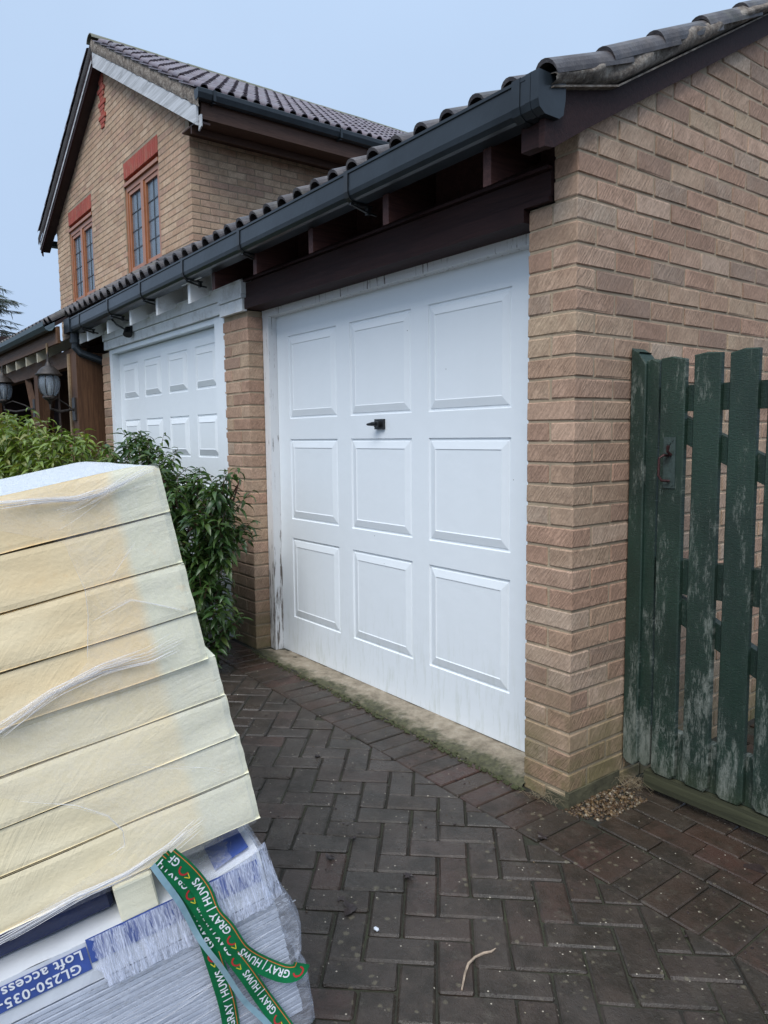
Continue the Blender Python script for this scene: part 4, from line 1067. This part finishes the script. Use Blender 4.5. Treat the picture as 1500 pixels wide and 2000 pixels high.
# offcut spacer under the foam
of = thing('foam_offcut', 'small cream foam block wedged under the foam board stack', 'foam block', None, mw=SM @ Matrix.Translation((-.236, 0, -.836)))
vs, fs = bevel_box_data(.071, .30, .070, .003, .001, 3)
B().add(vs, fs).put('block', of, 'cream_foam', mw=SM @ Matrix.Translation((-.2365, .150, -.801)))
vs, fs = bevel_box_data(.10, .5, .070, .003, .001, 3)
of2 = thing('foam_offcut', 'foam spacer block hidden at the far end under the stack', 'foam block', None, mw=SM @ Matrix.Translation((-1.0, .6, -.836)))
B().add(vs, fs).put('block', of2, 'cream_foam', mw=SM @ Matrix.Translation((-1.0, .6, -.801)))
nv = thing('navy_pack', 'dark navy shrink-wrapped pack lying in the gap under the foam boards', 'pack', None, mw=SM @ Matrix.Translation((-.5, .2, -.835)))
vs, fs = bevel_box_data(.60, .60, .068, .008, .001, 4)
B().add(vs, fs).put('bale', nv, 'navy_wrap', mw=SM @ Matrix.Translation((-.277-.302, .36, -.802)))
# white loft hatch carton with blue print
ct = thing('loft_hatch_carton', 'long white carton with blue print wrapped in crinkled film', 'carton', None, mw=SM @ Matrix.Translation((-.4, .0, -.922)))
CD = .75
b = B()
def crt(u, v):
    return (-.80+.805*u, nz3(u*20, v*3, 1)*.002, -.922+v*.084+(.018*max(0, (u-.86)/.14) if v == 1 else 0)*1)
b.grid(60, 4, crt); b.grid(60, 10, lambda u, v: (-.80+.805*u, CD*v, -.838+.018*max(0, (u-.86)/.14)+nz3(u*14, v*12, 4)*.003))
b.grid(10, 4, lambda u, v: (.005+nz3(u*9, v*3, 2)*.004, CD*u, -.922+v*.102)); b.grid(1, 1, lambda u, v: (-.80, CD*u, -.922+v*.084)); b.grid(1, 1, lambda u, v: (-.80+.805*u, CD*v, -.9225)); b.grid(1, 1, lambda u, v: (-.80+.805*u, CD, -.922+v*.084))
b.put('carton', ct, 'carton_white', mw=SM)
b = B()
b.grid(30, 1, lambda u, v: (-.80+.458*u, -.0035, -.893+v*.048)); b.grid(40, 1, lambda u, v: (-.335+.335*u-.005, -.0035+nz3(u*20, v*3, 1)*.001, -.882+v*.050))
b.grid(8, 2, lambda u, v: (-.085+.075*u, .02+.10*v, -.8325+.016*u+.003))
b.put('print_band', ct, 'print_blue', mw=SM)
def text_mesh(s, size, spacing=1.0):
    c = bpy.data.curves.new('lettering', 'FONT'); c.body = s; c.size = size; c.space_character = spacing; c.resolution_u = 3
    c.offset = size*.018
    o = bpy.data.objects.new('lettering', c); COL.objects.link(o)
    dg = bpy.context.evaluated_depsgraph_get(); me = bpy.data.meshes.new_from_object(o.evaluated_get(dg))
    vs = [tuple(v.co) for v in me.vertices]; fs = [tuple(p_.vertices) for p_ in me.polygons]
    COL.objects.unlink(o); bpy.data.objects.remove(o); bpy.data.curves.remove(c); bpy.data.meshes.remove(me)
    return vs, fs
# upside-down lettering on the carton
b = B()
for s, x_, n_, sz in (('Loft access', -.350, .8465, .0285), ('GL250-035-', -.358, .8700, .0270)):
    vs, fs = text_mesh(s, sz, 1.08)
    b.add([(x_-vx, -.0050, -n_-vy) for vx, vy, _ in vs], fs)
b.put('lettering', ct, 'print_white', mw=SM, fix=False)
# crinkled film over the carton front
b = B()
def cf(u, v):
    x = -.335+.358*u+(.02*nz3(0, v*6, 3)+.012*v)*(1-u); n = .832+.106*v+.003*nz3(u*14, v*2, 8)-(.018*max(0, (u-.7)/.3)*(1-v))
    rid = nz3(x*60, n*6, 3)*.0018+nz3(x*150, n*8, 5)*.0007
    y = -.008+rid-.004*v
    if u > .88: y += (u-.88)/.12*.02; x += .010*v
    return (x, y, -n)
b.grid(240, 14, cf); b.put('film_wrap', ct, 'wrinkled_film', mw=SM, smooth=True, fix=False)
b = B()
b.grid(60, 20, lambda u, v: (-.14+.155*u, -.006+.16*v, -.832+.018*max(0, u)+nz3(u*30, v*30, 4)*.003)); b.put('film_wrap', ct, 'cloudy_film', mw=SM, smooth=True, fix=False)
# bottom pack: thin boards in cloudy film
bp_ = thing('sheet_board_pack', 'bottom pack of thin grey sheets in cloudy shrink film, leaning on a timber block', 'board pack', None, mw=SM @ Matrix.Translation((-.35, .3, -1.33)))
n = .926; k = 0
while n < 1.20:
    h_ = .0105; dx_ = .012+.004*nz3(k*1.3, 0, 0)+.012*(n-.926); dy_ = .002*nz3(0, k*1.7, 0)
    vs, fs = bevel_box_data(.74, .95, h_-.0016, .0012, .0006, k)
    B().add(vs, fs).put('sheet', bp_, 'layered_board', mw=SM @ Matrix.Translation((dx_-.37, .475+dy_, -n-h_/2)))
    n += h_; k += 1
zb2 = n
b = B()
def lettering_line(x0, n_, cnt, seed):
    rs = random.Random(seed); x = x0
    for _ in range(cnt):
        w_ = rs.uniform(.004, .014); b.grid(3, 1, lambda u, v: (x+w_*u, -.0035, -n_-.0028*v+.0006*math.sin(u*9+_))); x += w_+rs.uniform(.003, .010)
for (x0, n_, c) in ((-.36, .932, 26), (-.31, .948, 22), (-.33, .968, 18), (-.10, .943, 9), (-.09, .957, 10), (-.08, .978, 6), (-.34, .99, 12), (-.62, .935, 12), (-.6, .975, 14)): lettering_line(x0, n_, c, int(n_*1000)+int(x0*100))
b.put('printed_line', bp_, 'print_grey', mw=SM, fix=False)
b = B()
outl = [(.905, .030), (.922, .036), (.973, .050), (1.014, .058), (1.07, .046), (1.099, .030), (1.135, .048), (1.195, .044), (1.30, .03)]
def bf(u, v):
    n = .918+.32*v; xe = interp(outl, n)
    if u < .62:
        t_ = u/.62; x = -.73+(xe+.73-.012)*t_; y = -.010+nz3(x*12, n*14, 2)*.004+nz3(x*50, n*30, 9)*.0012
    else:
        t_ = (u-.62)/.38; x = xe-.012+.012*min(1, t_*6)+nz3(t_*9, n*14, 6)*.010*min(1, t_*4); y = -.010+.012*min(1, t_*6)+.6*max(0, t_-.1)
    return (x, y, -n)
b.grid(220, 60, bf); b.put('film_wrap', bp_, 'cloudy_film', mw=SM, smooth=True, fix=False)
for q in (1, 2, 3):
    strands(bp_, [(-.70+.1*q, .95+.03*q), (-.4, .98+.04*q), (-.2, .97+.05*q), (.02, .93+.06*q)], 5, .02, 40+q, .0006)
# film flare between carton and right end
b = B()
b.grid(20, 14, lambda u, v: (-.004+.040*u*(.4+.6*v)+.004*nz3(u*5, v*7, 1), -.004+.10*u*(1-v*.5)+.004*nz3(u*9, v*9, 3), -.816-.10*v-.006*u)); b.put('film_flap', ct, 'cloudy_film', mw=SM, smooth=True, fix=False)
# timber blocks carrying the leaning pack
def block_under(x, y, sx_, sy_, label):
    q = wp(x, y, -zb2); top = q.z-.012; base = gz(q.x)
    h = max(.02, top-base)
    t_ = thing('timber_block', label, 'timber block', (q.x, q.y, base))
    vs, fs = bevel_box_data(sx_, sy_, h, .004, .001, 5)
    B().add(vs, fs).put('block', t_, 'pallet_wood', mw=Matrix.Translation((q.x, q.y, base+h/2)))
block_under(-.12, .12, .10, .10, 'timber block under the raised near corner of the sheet pack')
block_under(-.12, .82, .10, .10, 'timber block under the raised far corner of the sheet pack')

# ------------------------------------------------------------------ TAPE STRAPS
def ribbon(path, width, yoff):
    """path [(x,n)] from the hidden upper end to the loose lower end; returns pos(s,t), total length; s measured from the lower end"""
    pts = []; m = len(path)
    for i in range(m-1):
        p0 = path[max(i-1, 0)]; p1 = path[i]; p2 = path[i+1]; p3 = path[min(i+2, m-1)]
        for j in range(8):
            t_ = j/8; pts.append(tuple(.5*((2*p1[q])+(-p0[q]+p2[q])*t_+(2*p0[q]-5*p1[q]+4*p2[q]-p3[q])*t_*t_+(-p0[q]+3*p1[q]-3*p2[q]+p3[q])*t_**3) for q in (0, 1)))
    pts.append(path[-1]); pts = [Vector(q) for q in pts][::-1]
    cum = [0]
    for a, b_ in zip(pts, pts[1:]): cum.append(cum[-1]+(b_-a).length)
    def pos(s, t_, lift=0):
        s = max(0, min(cum[-1]-1e-5, s)); i = 0
        while cum[i+1] < s: i += 1
        f_ = (s-cum[i])/(cum[i+1]-cum[i]); c_ = pts[i].lerp(pts[i+1], f_)
        a = pts[max(i-1, 0)]; b2 = pts[min(i+2, len(pts)-1)]; d = (b2-a).normalized()
        nrm = Vector((d.y, -d.x))        # in (x, n) with n down: left of travel as seen
        q = c_+nrm*t_*width
        y = yoff+.004*math.sin(s*22)-.006*t_*math.sin(s*15+1)-lift
        return (q.x, y, -q.y)
    return pos, cum[-1]
def tape(path, width, yoff, label, start, mw_flip=1):
    pos, ln_ = ribbon(path, width, yoff)
    tt = thing('packing_tape', label, 'tape', None, 'green packing tapes', mw=SM @ Matrix.Translation((path[0][0], yoff, -path[0][1])))
    b = B(); b.grid(int(ln_*160), 6, lambda u, v: pos(u*ln_, v-.5)); strip_ = b.put('strap', tt, 'tape_green', mw=SM, smooth=True, fix=False)
    b = B(); b.grid(int(ln_*160), 1, lambda u, v: pos(u*ln_, -.36+v*.025, .0006)); b.put('stripe', tt, 'print_orange', mw=SM, fix=False)
    b = B(); b.grid(int(ln_*160), 1, lambda u, v: pos(u*ln_, -.385+v*.022, .0006)); b.put('stripe', tt, 'print_red', mw=SM, fix=False)
    sz = width*.60; wt = B(); rd = B(); yl = B(); s = start
    while s < ln_:
        # emblem: red hook and yellow tick
        c0 = s+.006
        for k in range(9):
            a0 = -1.6+k*.36; a1 = a0+.36
            q = [(c0+.0085*math.cos(a)*1.0, .02/width*0+(r_*math.sin(a))/width*1.0+.03, r_) for a in (a0, a1) for r_ in (.0115, .0082)]
            pts_ = [(c0+r_*math.cos(a+1.57), (r_*math.sin(a+1.57))/width-.02) for a, r_ in ((a0, .0120), (a1, .0120), (a1, .0085), (a0, .0085))]
            if all(0 < p_[0] < ln_ for p_ in pts_): rd.add([pos(p_[0], p_[1], .0008) for p_ in pts_], [(0, 1, 2, 3)])
        for (ax_, ay_, bx_, by_) in ((c0-.022, .10, c0-.010, -.02), (c0-.022, .10, c0-.012, .26)):
            dx_, dy_ = bx_-ax_, (by_-ay_)*width; l_ = math.hypot(dx_, dy_); nx2, ny2 = -dy_/l_*.0009, dx_/l_*.0009/width
            pts_ = [(ax_+nx2, ay_+ny2), (bx_+nx2, by_+ny2), (bx_-nx2, by_-ny2), (ax_-nx2, ay_-ny2)]
            if all(0 < p_[0] < ln_ for p_ in pts_): yl.add([pos(p_[0], p_[1], .0008) for p_ in pts_], [(0, 1, 2, 3)])
        s2 = s+.024
        vs, fs = text_mesh('GRAY | HUWS', sz, 1.05); wd = max(v[0] for v in vs)
        keep = [f for f in fs if all(0 < s2+vs[i][0] < ln_-.003 for i in f)]
        if keep: B().add([pos(s2+vx, -.22+vy/width, .0010) for vx, vy, _ in vs], keep).put('lettering', tt, 'print_white', mw=SM, fix=False)
        s = s2+wd+.026
    for bb, mt, nm in ((rd, 'print_red', 'emblem'), (yl, 'print_yellow', 'emblem')):
        if bb.f: bb.put(nm, tt, mt, mw=SM, fix=False)
    return tt
tape([(-.165, .73), (-.140, .78), (-.122, .83), (-.116, .882), (-.099, .925), (-.082, .985), (-.052, 1.035), (-.012, 1.082), (.016, 1.094), (.030, 1.080)], .035, -.030, 'green printed tape curling up at its end to the right', .012)
tape([(-.178, .73), (-.165, .766), (-.149, .832), (-.137, .908), (-.134, .968), (-.132, 1.028), (-.131, 1.09), (-.135, 1.15), (-.14, 1.22)], .035, -.020, 'green printed tape hanging straight down the pack', .052)
tape([(-.185, .73), (-.155, .79), (-.137, .85), (-.122, .91), (-.104, .97), (-.082, 1.04), (-.060, 1.12), (-.032, 1.21)], .033, -.026, 'green printed tape slanting down between the other two', .03)
pos, ln_ = ribbon([(-.196, .73), (-.186, .764), (-.167, .83), (-.150, .92), (-.124, 1.0), (-.101, 1.086), (-.07, 1.16), (-.045, 1.23)], .011, -.034)
tt = thing('strap_backing', 'pale blue edge strip running beside the slanting green tape', 'strap', None, mw=SM @ Matrix.Translation((-.186, -.03, -.764)))
B().grid(90, 2, lambda u, v: pos(u*ln_, v-.5)).put('strap', tt, 'tape_back', mw=SM, smooth=True, fix=False)

# ------------------------------------------------------------------ SHRUBS
def leaf_data(L, w, droop, fold=.25):
    vs = []; fs = []; n = 4
    for i in range(n+1):
        t_ = i/n; ww = w*math.sin(math.pi*min(1, .10+t_*.9))**.8*(1-.25*t_) if 0 < i < n else w*.06
        x = L*(math.sin(droop*t_)/droop if droop > .05 else t_); z = -L*((1-math.cos(droop*t_))/droop if droop > .05 else 0)
        vs += [(x, -ww/2, z+ww*fold), (x, 0, z), (x, ww/2, z+ww*fold)]
    for i in range(n):
        a = i*3; fs += [(a, a+1, a+4, a+3), (a+1, a+2, a+5, a+4)]
    return vs, fs
leaves = [leaf_data(1, .30, d) for d in (.5, .9, 1.3, 1.7)]
def make_shrub(name, label, cat, blobs, mat, nshoots, root_pts, nobj, lsz, seed, droopy=1.0):
    rs = random.Random(seed); tot = sum(b_[2] for b_ in blobs)
    root = thing(name, label, cat, root_pts[0])
    lv = []; st = B()
    for (c, r, wgt) in blobs:
        c = Vector(c); r = Vector(r)
        for _ in range(int(nshoots*wgt/tot)):
            d = Vector((rs.gauss(0, 1), rs.gauss(0, 1), rs.gauss(0, 1))).normalized()
            rad = rs.uniform(.25, 1)**.42
            tip = c+Vector((d.x*r.x, d.y*r.y, d.z*r.z))*rad
            if tip.z < gz(tip.x)+.06: continue
            dr = (Vector((d.x*.8, d.y*.8, d.z*.5+.85))).normalized(); ln2 = rs.uniform(.10, .24)
            base = tip-dr*ln2
            bend = Vector((rs.uniform(-.2, .2), rs.uniform(-.2, .2), 0))
            m = 4; sp = [base+dr*ln2*k/m+bend*ln2*(k/m)**2 for k in range(m+1)]
            st.tube([tuple(q) for q in sp], [.0028, .0024, .002, .0016, .001], 4)
            nl = rs.randint(9, 14)
            for k in range(nl):
                t_ = .25+.75*k/(nl-1); j = min(int(t_*m), m-1); q = sp[j].lerp(sp[j+1], t_*m-j)
                az = k*2.4+rs.uniform(-.5, .5); elev = (.9-1.0*(1-t_))*.7+rs.uniform(-.35, .35)-.35*droopy
                L = lsz*rs.uniform(.75, 1.2)*(1-.25*(t_ > .9))
                mt = Matrix.Translation(q) @ Matrix.Rotation(az, 4, 'Z') @ Matrix.Rotation(-elev*.8, 4, 'Y') @ Matrix.Rotation(rs.uniform(-.5, .5), 4, 'X') @ Matrix.Diagonal((L, L, L, 1))
                vis = (q-CP).length
                lv.append((vis+rs.uniform(0, 1.2)-(.8 if rad > .9 else 0), mt, rs.choice((0, 1, 1, 2, 2, 3)), rs.uniform(.01, .99)))
    for rp in root_pts:
        for (c, r, wgt) in blobs:
            for _ in range(3):
                tgt = Vector(c)+Vector((rs.uniform(-.6, .6)*r[0], rs.uniform(-.6, .6)*r[1], rs.uniform(-.2, .6)*r[2]))
                a = Vector(rp); mid = a.lerp(tgt, .5)+Vector((rs.uniform(-.05, .05), rs.uniform(-.05, .05), .05))
                st.tube([a, mid, tgt], [.014, .009, .004], 6)
    lv.sort(key=lambda q: q[0])
    lm = [B().add(*d).mesh('leaf', mat, smooth=True, fix=False) for d in leaves]
    rest = B()
    for i, (s_, mt, v, r_) in enumerate(lv):
        if i < nobj: put('leaf', lm[v], root, mt)
        else: rest.add(*leaves[v], r_, 0, mt)
    rest.put('leaf', root, mat, smooth=True, fix=False, kind='stuff')
    st.put('stem', root, 'shoot_stem')
    return root
make_shrub('laurel_shrub', 'dark green narrow-leaved shrub in front of the far garage door', 'shrub',
           [((-2.32, -.42, .40), (.36, .24, .38), 1.0), ((-2.42, -.40, .85), (.40, .26, .38), 1.2), ((-2.95, -.45, 1.02), (.50, .28, .42), 1.4), ((-2.06, -.36, .97), (.20, .18, .26), .45), ((-2.80, -.42, .45), (.45, .30, .45), .8)],
           'dark_leaf', 560, [(-2.5, -.40, .04), (-2.9, -.42, .05)], 300, .090, 11)
make_shrub('evergreen_hedge', 'lighter green drooping-leaved hedge at the left beneath the lanterns', 'hedge',
           [((-3.55, -.75, 1.02), (.50, .34, .50), 1.2), ((-4.25, -.85, 1.09), (.55, .36, .52), 1.3), ((-5.0, -.95, 1.12), (.6, .38, .55), 1.2), ((-5.9, -1.0, 1.07), (.7, .4, .6), 1.0), ((-4.2, -.8, .45), (1.3, .4, .4), .6)],
           'light_leaf', 900, [(-4.2, -.8, .08), (-3.6, -.7, .07), (-5.2, -.9, .1)], 300, .10, 12, 1.15)
# conifer far left
TX, TY = -15.9, .62
ty = thing('conifer_tree', 'dark conifer with drooping sprays beyond the porch roof', 'tree', (TX, TY, 0))
b = B(); b.tube([(TX, TY, -.1), (TX, TY, 4.2)], [.22, .05], 8); b.put('trunk', ty, 'bark')
b = B(); br = B(); rs = random.Random(5)
for k in range(260):
    z = rs.uniform(1.2, 4.6); az = rs.uniform(0, 6.28); L = (5.2-z)*.42+rs.uniform(.2, .65); p_ = Vector((TX, TY, z)); d = Vector((math.cos(az), math.sin(az), .25))
    pts_ = [p_+d*L*t_+Vector((0, 0, -.22*L*t_*t_)) for t_ in (0, .33, .66, 1)]
    br.tube(pts_, [.02, .013, .008, .003], 4)
    for _ in range(60):
        t_ = rs.uniform(.25, 1); j = min(2, int(t_*3)); q = pts_[j].lerp(pts_[j+1], t_*3-j)
        dd = Vector((d.x+rs.uniform(-.8, .8), d.y+rs.uniform(-.8, .8), -.15-rs.uniform(0, .5))).normalized(); l_ = rs.uniform(.12, .26); sd_ = dd.cross(Vector((0, 0, 1))).normalized()*.006
        b.add([q-sd_, q+sd_, q+dd*l_*.6+sd_*1.5+Vector((0, 0, -.01)), q+dd*l_, q+dd*l_*.6-sd_*1.5], [(0, 1, 2, 3, 4)], rs.random())
b.put('foliage', ty, 'needle', fix=False, kind='stuff'); br.put('branch', ty, 'bark')

# ------------------------------------------------------------------ SMALL THINGS ON THE GROUND
def g2(u, v):
    d = Fv+R2*((u-750)/FPX)-U2*((v-1000)/FPX); z = 0
    for _ in range(6): t_ = (z-CP.z)/d.z; q = CP+d*t_; z = gz(q.x)
    return Vector((q.x, q.y, z))
# gravel patch by the gate
rs = random.Random(3); b = B()
ico = bmesh.new(); bmesh.ops.create_icosphere(ico, subdivisions=1, radius=1); iv = [tuple(v.co) for v in ico.verts]; ico.verts.index_update(); fi = [tuple(v.index for v in f.verts) for f in ico.faces]; ico.free()
for _ in range(800):
    x = rs.uniform(.004, .145); y = rs.uniform(-.055, .40)
    if x > .03+.12*(y+.07)/.12 and y < .05: continue
    s = rs.uniform(.003, .0085)*(1.3 if rs.random() < .12 else 1)
    mt = Matrix.Translation((x, y, gz(x)-.006+rs.uniform(0, .004))) @ Matrix.Rotation(rs.uniform(0, 6.3), 4, (rs.random(), rs.random(), rs.random()+.1)) @ Matrix.Diagonal((s*1.3, s, s*.6, 1))
    b.add(iv, fi, rs.random(), 0, mt)
for _ in range(60):
    x = rs.uniform(-2.2, -.1); y = -.04+rs.uniform(-.02, .02); s = rs.uniform(.002, .005); b.add(iv, fi, rs.random(), 0, Matrix.Translation((x, y, gz(x)+.002)) @ Matrix.Diagonal((s*1.4, s, s*.6, 1)))
for _ in range(160):
    x = rs.uniform(-1.6, 1.6); y = rs.uniform(-1.9, .3); s = rs.uniform(.0010, .0030); b.add(iv, fi, rs.random(), 0, Matrix.Translation((x, y, gz(x)+.001)) @ Matrix.Diagonal((s*1.4, s, s*.6, 1)))
b.put('gravel', None, 'gravel', fix=False, kind='stuff')
# moss along the threshold edge
b = B()
for _ in range(480):
    x = rs.uniform(-2.35, -.18); y = -.045+rs.gauss(0, .010)+.014*nz3(x*7, 3, 2); s = rs.uniform(.003, .008)*(.5+max(0, nz3(x*4, 1, 1)+.5))
    b.add(iv, fi, rs.random(), 0, Matrix.Translation((x, y, gz(x)+.002)) @ Matrix.Diagonal((s*1.5, s, s*.55, 1)))
b.put('moss', None, 'moss_clump', fix=False, kind='stuff')
b = B()
for _ in range(1500):
    x = rs.uniform(-2.2, 1.7); y = rs.uniform(-2.0, .35); q = nz3(x*1.7, y*1.7, 4)
    if q < -.02: continue
    s_ = rs.uniform(.0015, .0045)
    b.add(iv, fi, rs.random(), 0, Matrix.Translation((x, y, gz(x)+.0005)) @ Matrix.Rotation(rs.uniform(0, 3), 4, 'Z') @ Matrix.Diagonal((s_*1.6, s_, s_*.35, 1)))
b.put('leaf_litter', None, 'dead_leaf', fix=False, kind='stuff')
# dry grass tufts
for (u, v, n_, h_, lab) in ((1235, 1535, 70, .09, 'dry grass tuft under the gate post beside the gravel'), (1060, 1560, 40, .07, 'dry grass wisps at the foot of the brick pier')):
    q = g2(u, v); b = B()
    for _ in range(n_):
        a = rs.uniform(0, 6.28); l_ = h_*rs.uniform(.4, 1.1); o = Vector((rs.gauss(0, .03), rs.gauss(0, .02), 0)); d = Vector((math.cos(a), math.sin(a), 0))
        b.tube([q+o, q+o+d*l_*.35+Vector((0, 0, l_*.4)), q+o+d*l_*.9+Vector((0, 0, l_*.25))], [.0007, .0006, .0003], 3)
    o_ = b.put('dry_grass', None, 'dry_grass', label=lab, category='grass'); 
# twig
tw = [g2(u, v) for u, v in ((902, 1936), (908, 1905), (915, 1885), (928, 1872), (945, 1864), (960, 1861), (968, 1855))]
b = B(); b.tube([q+Vector((0, 0, .004)) for q in tw], [.0022, .003, .0035, .0032, .0035, .003, .0015], 6)
b.put('twig', None, 'twig', label='curved pale dry stem lying on the dark block paving', category='twig')
# fallen leaves / debris
spots = [(1060, 1637, .035, 'curled dark leaf on the joint line near the brick pier'), (690, 1640, .028, 'dark wet leaf on the paving right of the foam stack'), (645, 1675, .026, 'flat dark leaf beside the foam stack'),
         (665, 1757, .024, 'shrivelled dark leaf left of centre on the paving'), (682, 1778, .030, 'round dark leaf nearest the wrapped pack'), (800, 1715, .026, 'dark leaf smear in the middle of the driveway'), (620, 1478, .022, 'small dark leaf near the left garden shrub'), (1480, 1698, .050, 'dark damp leaf patch at the right edge of the side path')]
for (u, v, s, lab) in spots:
    q = g2(u, v); b = B(); sd_ = rs.random()*20
    n_ = 11
    vs = [tuple(q+Vector((0, 0, .004)))]
    for k in range(n_):
        a = 2*math.pi*k/n_; r_ = s*(.6+.55*nz3(math.cos(a)*1.5+sd_, math.sin(a)*1.5, sd_)*1.6)
        vs.append((q.x+r_*math.cos(a), q.y+r_*.75*math.sin(a), gz(q.x)+.003+abs(nz3(a, sd_, 2))*s*.5*(1 if s < .05 else .1)))
    b.add(vs, [(0, 1+k, 1+(k+1) % n_) for k in range(n_)]); b.put('fallen_leaf', None, 'dead_leaf', fix=False, label=lab, category='leaf', group='fallen leaves on the paving')
q = g2(735, 1817); b = B(); b.add(iv, fi, .5, 0, Matrix.Translation(q+Vector((0, 0, .004))) @ Matrix.Diagonal((.011, .007, .004, 1))); b.put('pebble', None, 'carton_white', label='single white pebble on the paving beside the wrapped pack', category='pebble')
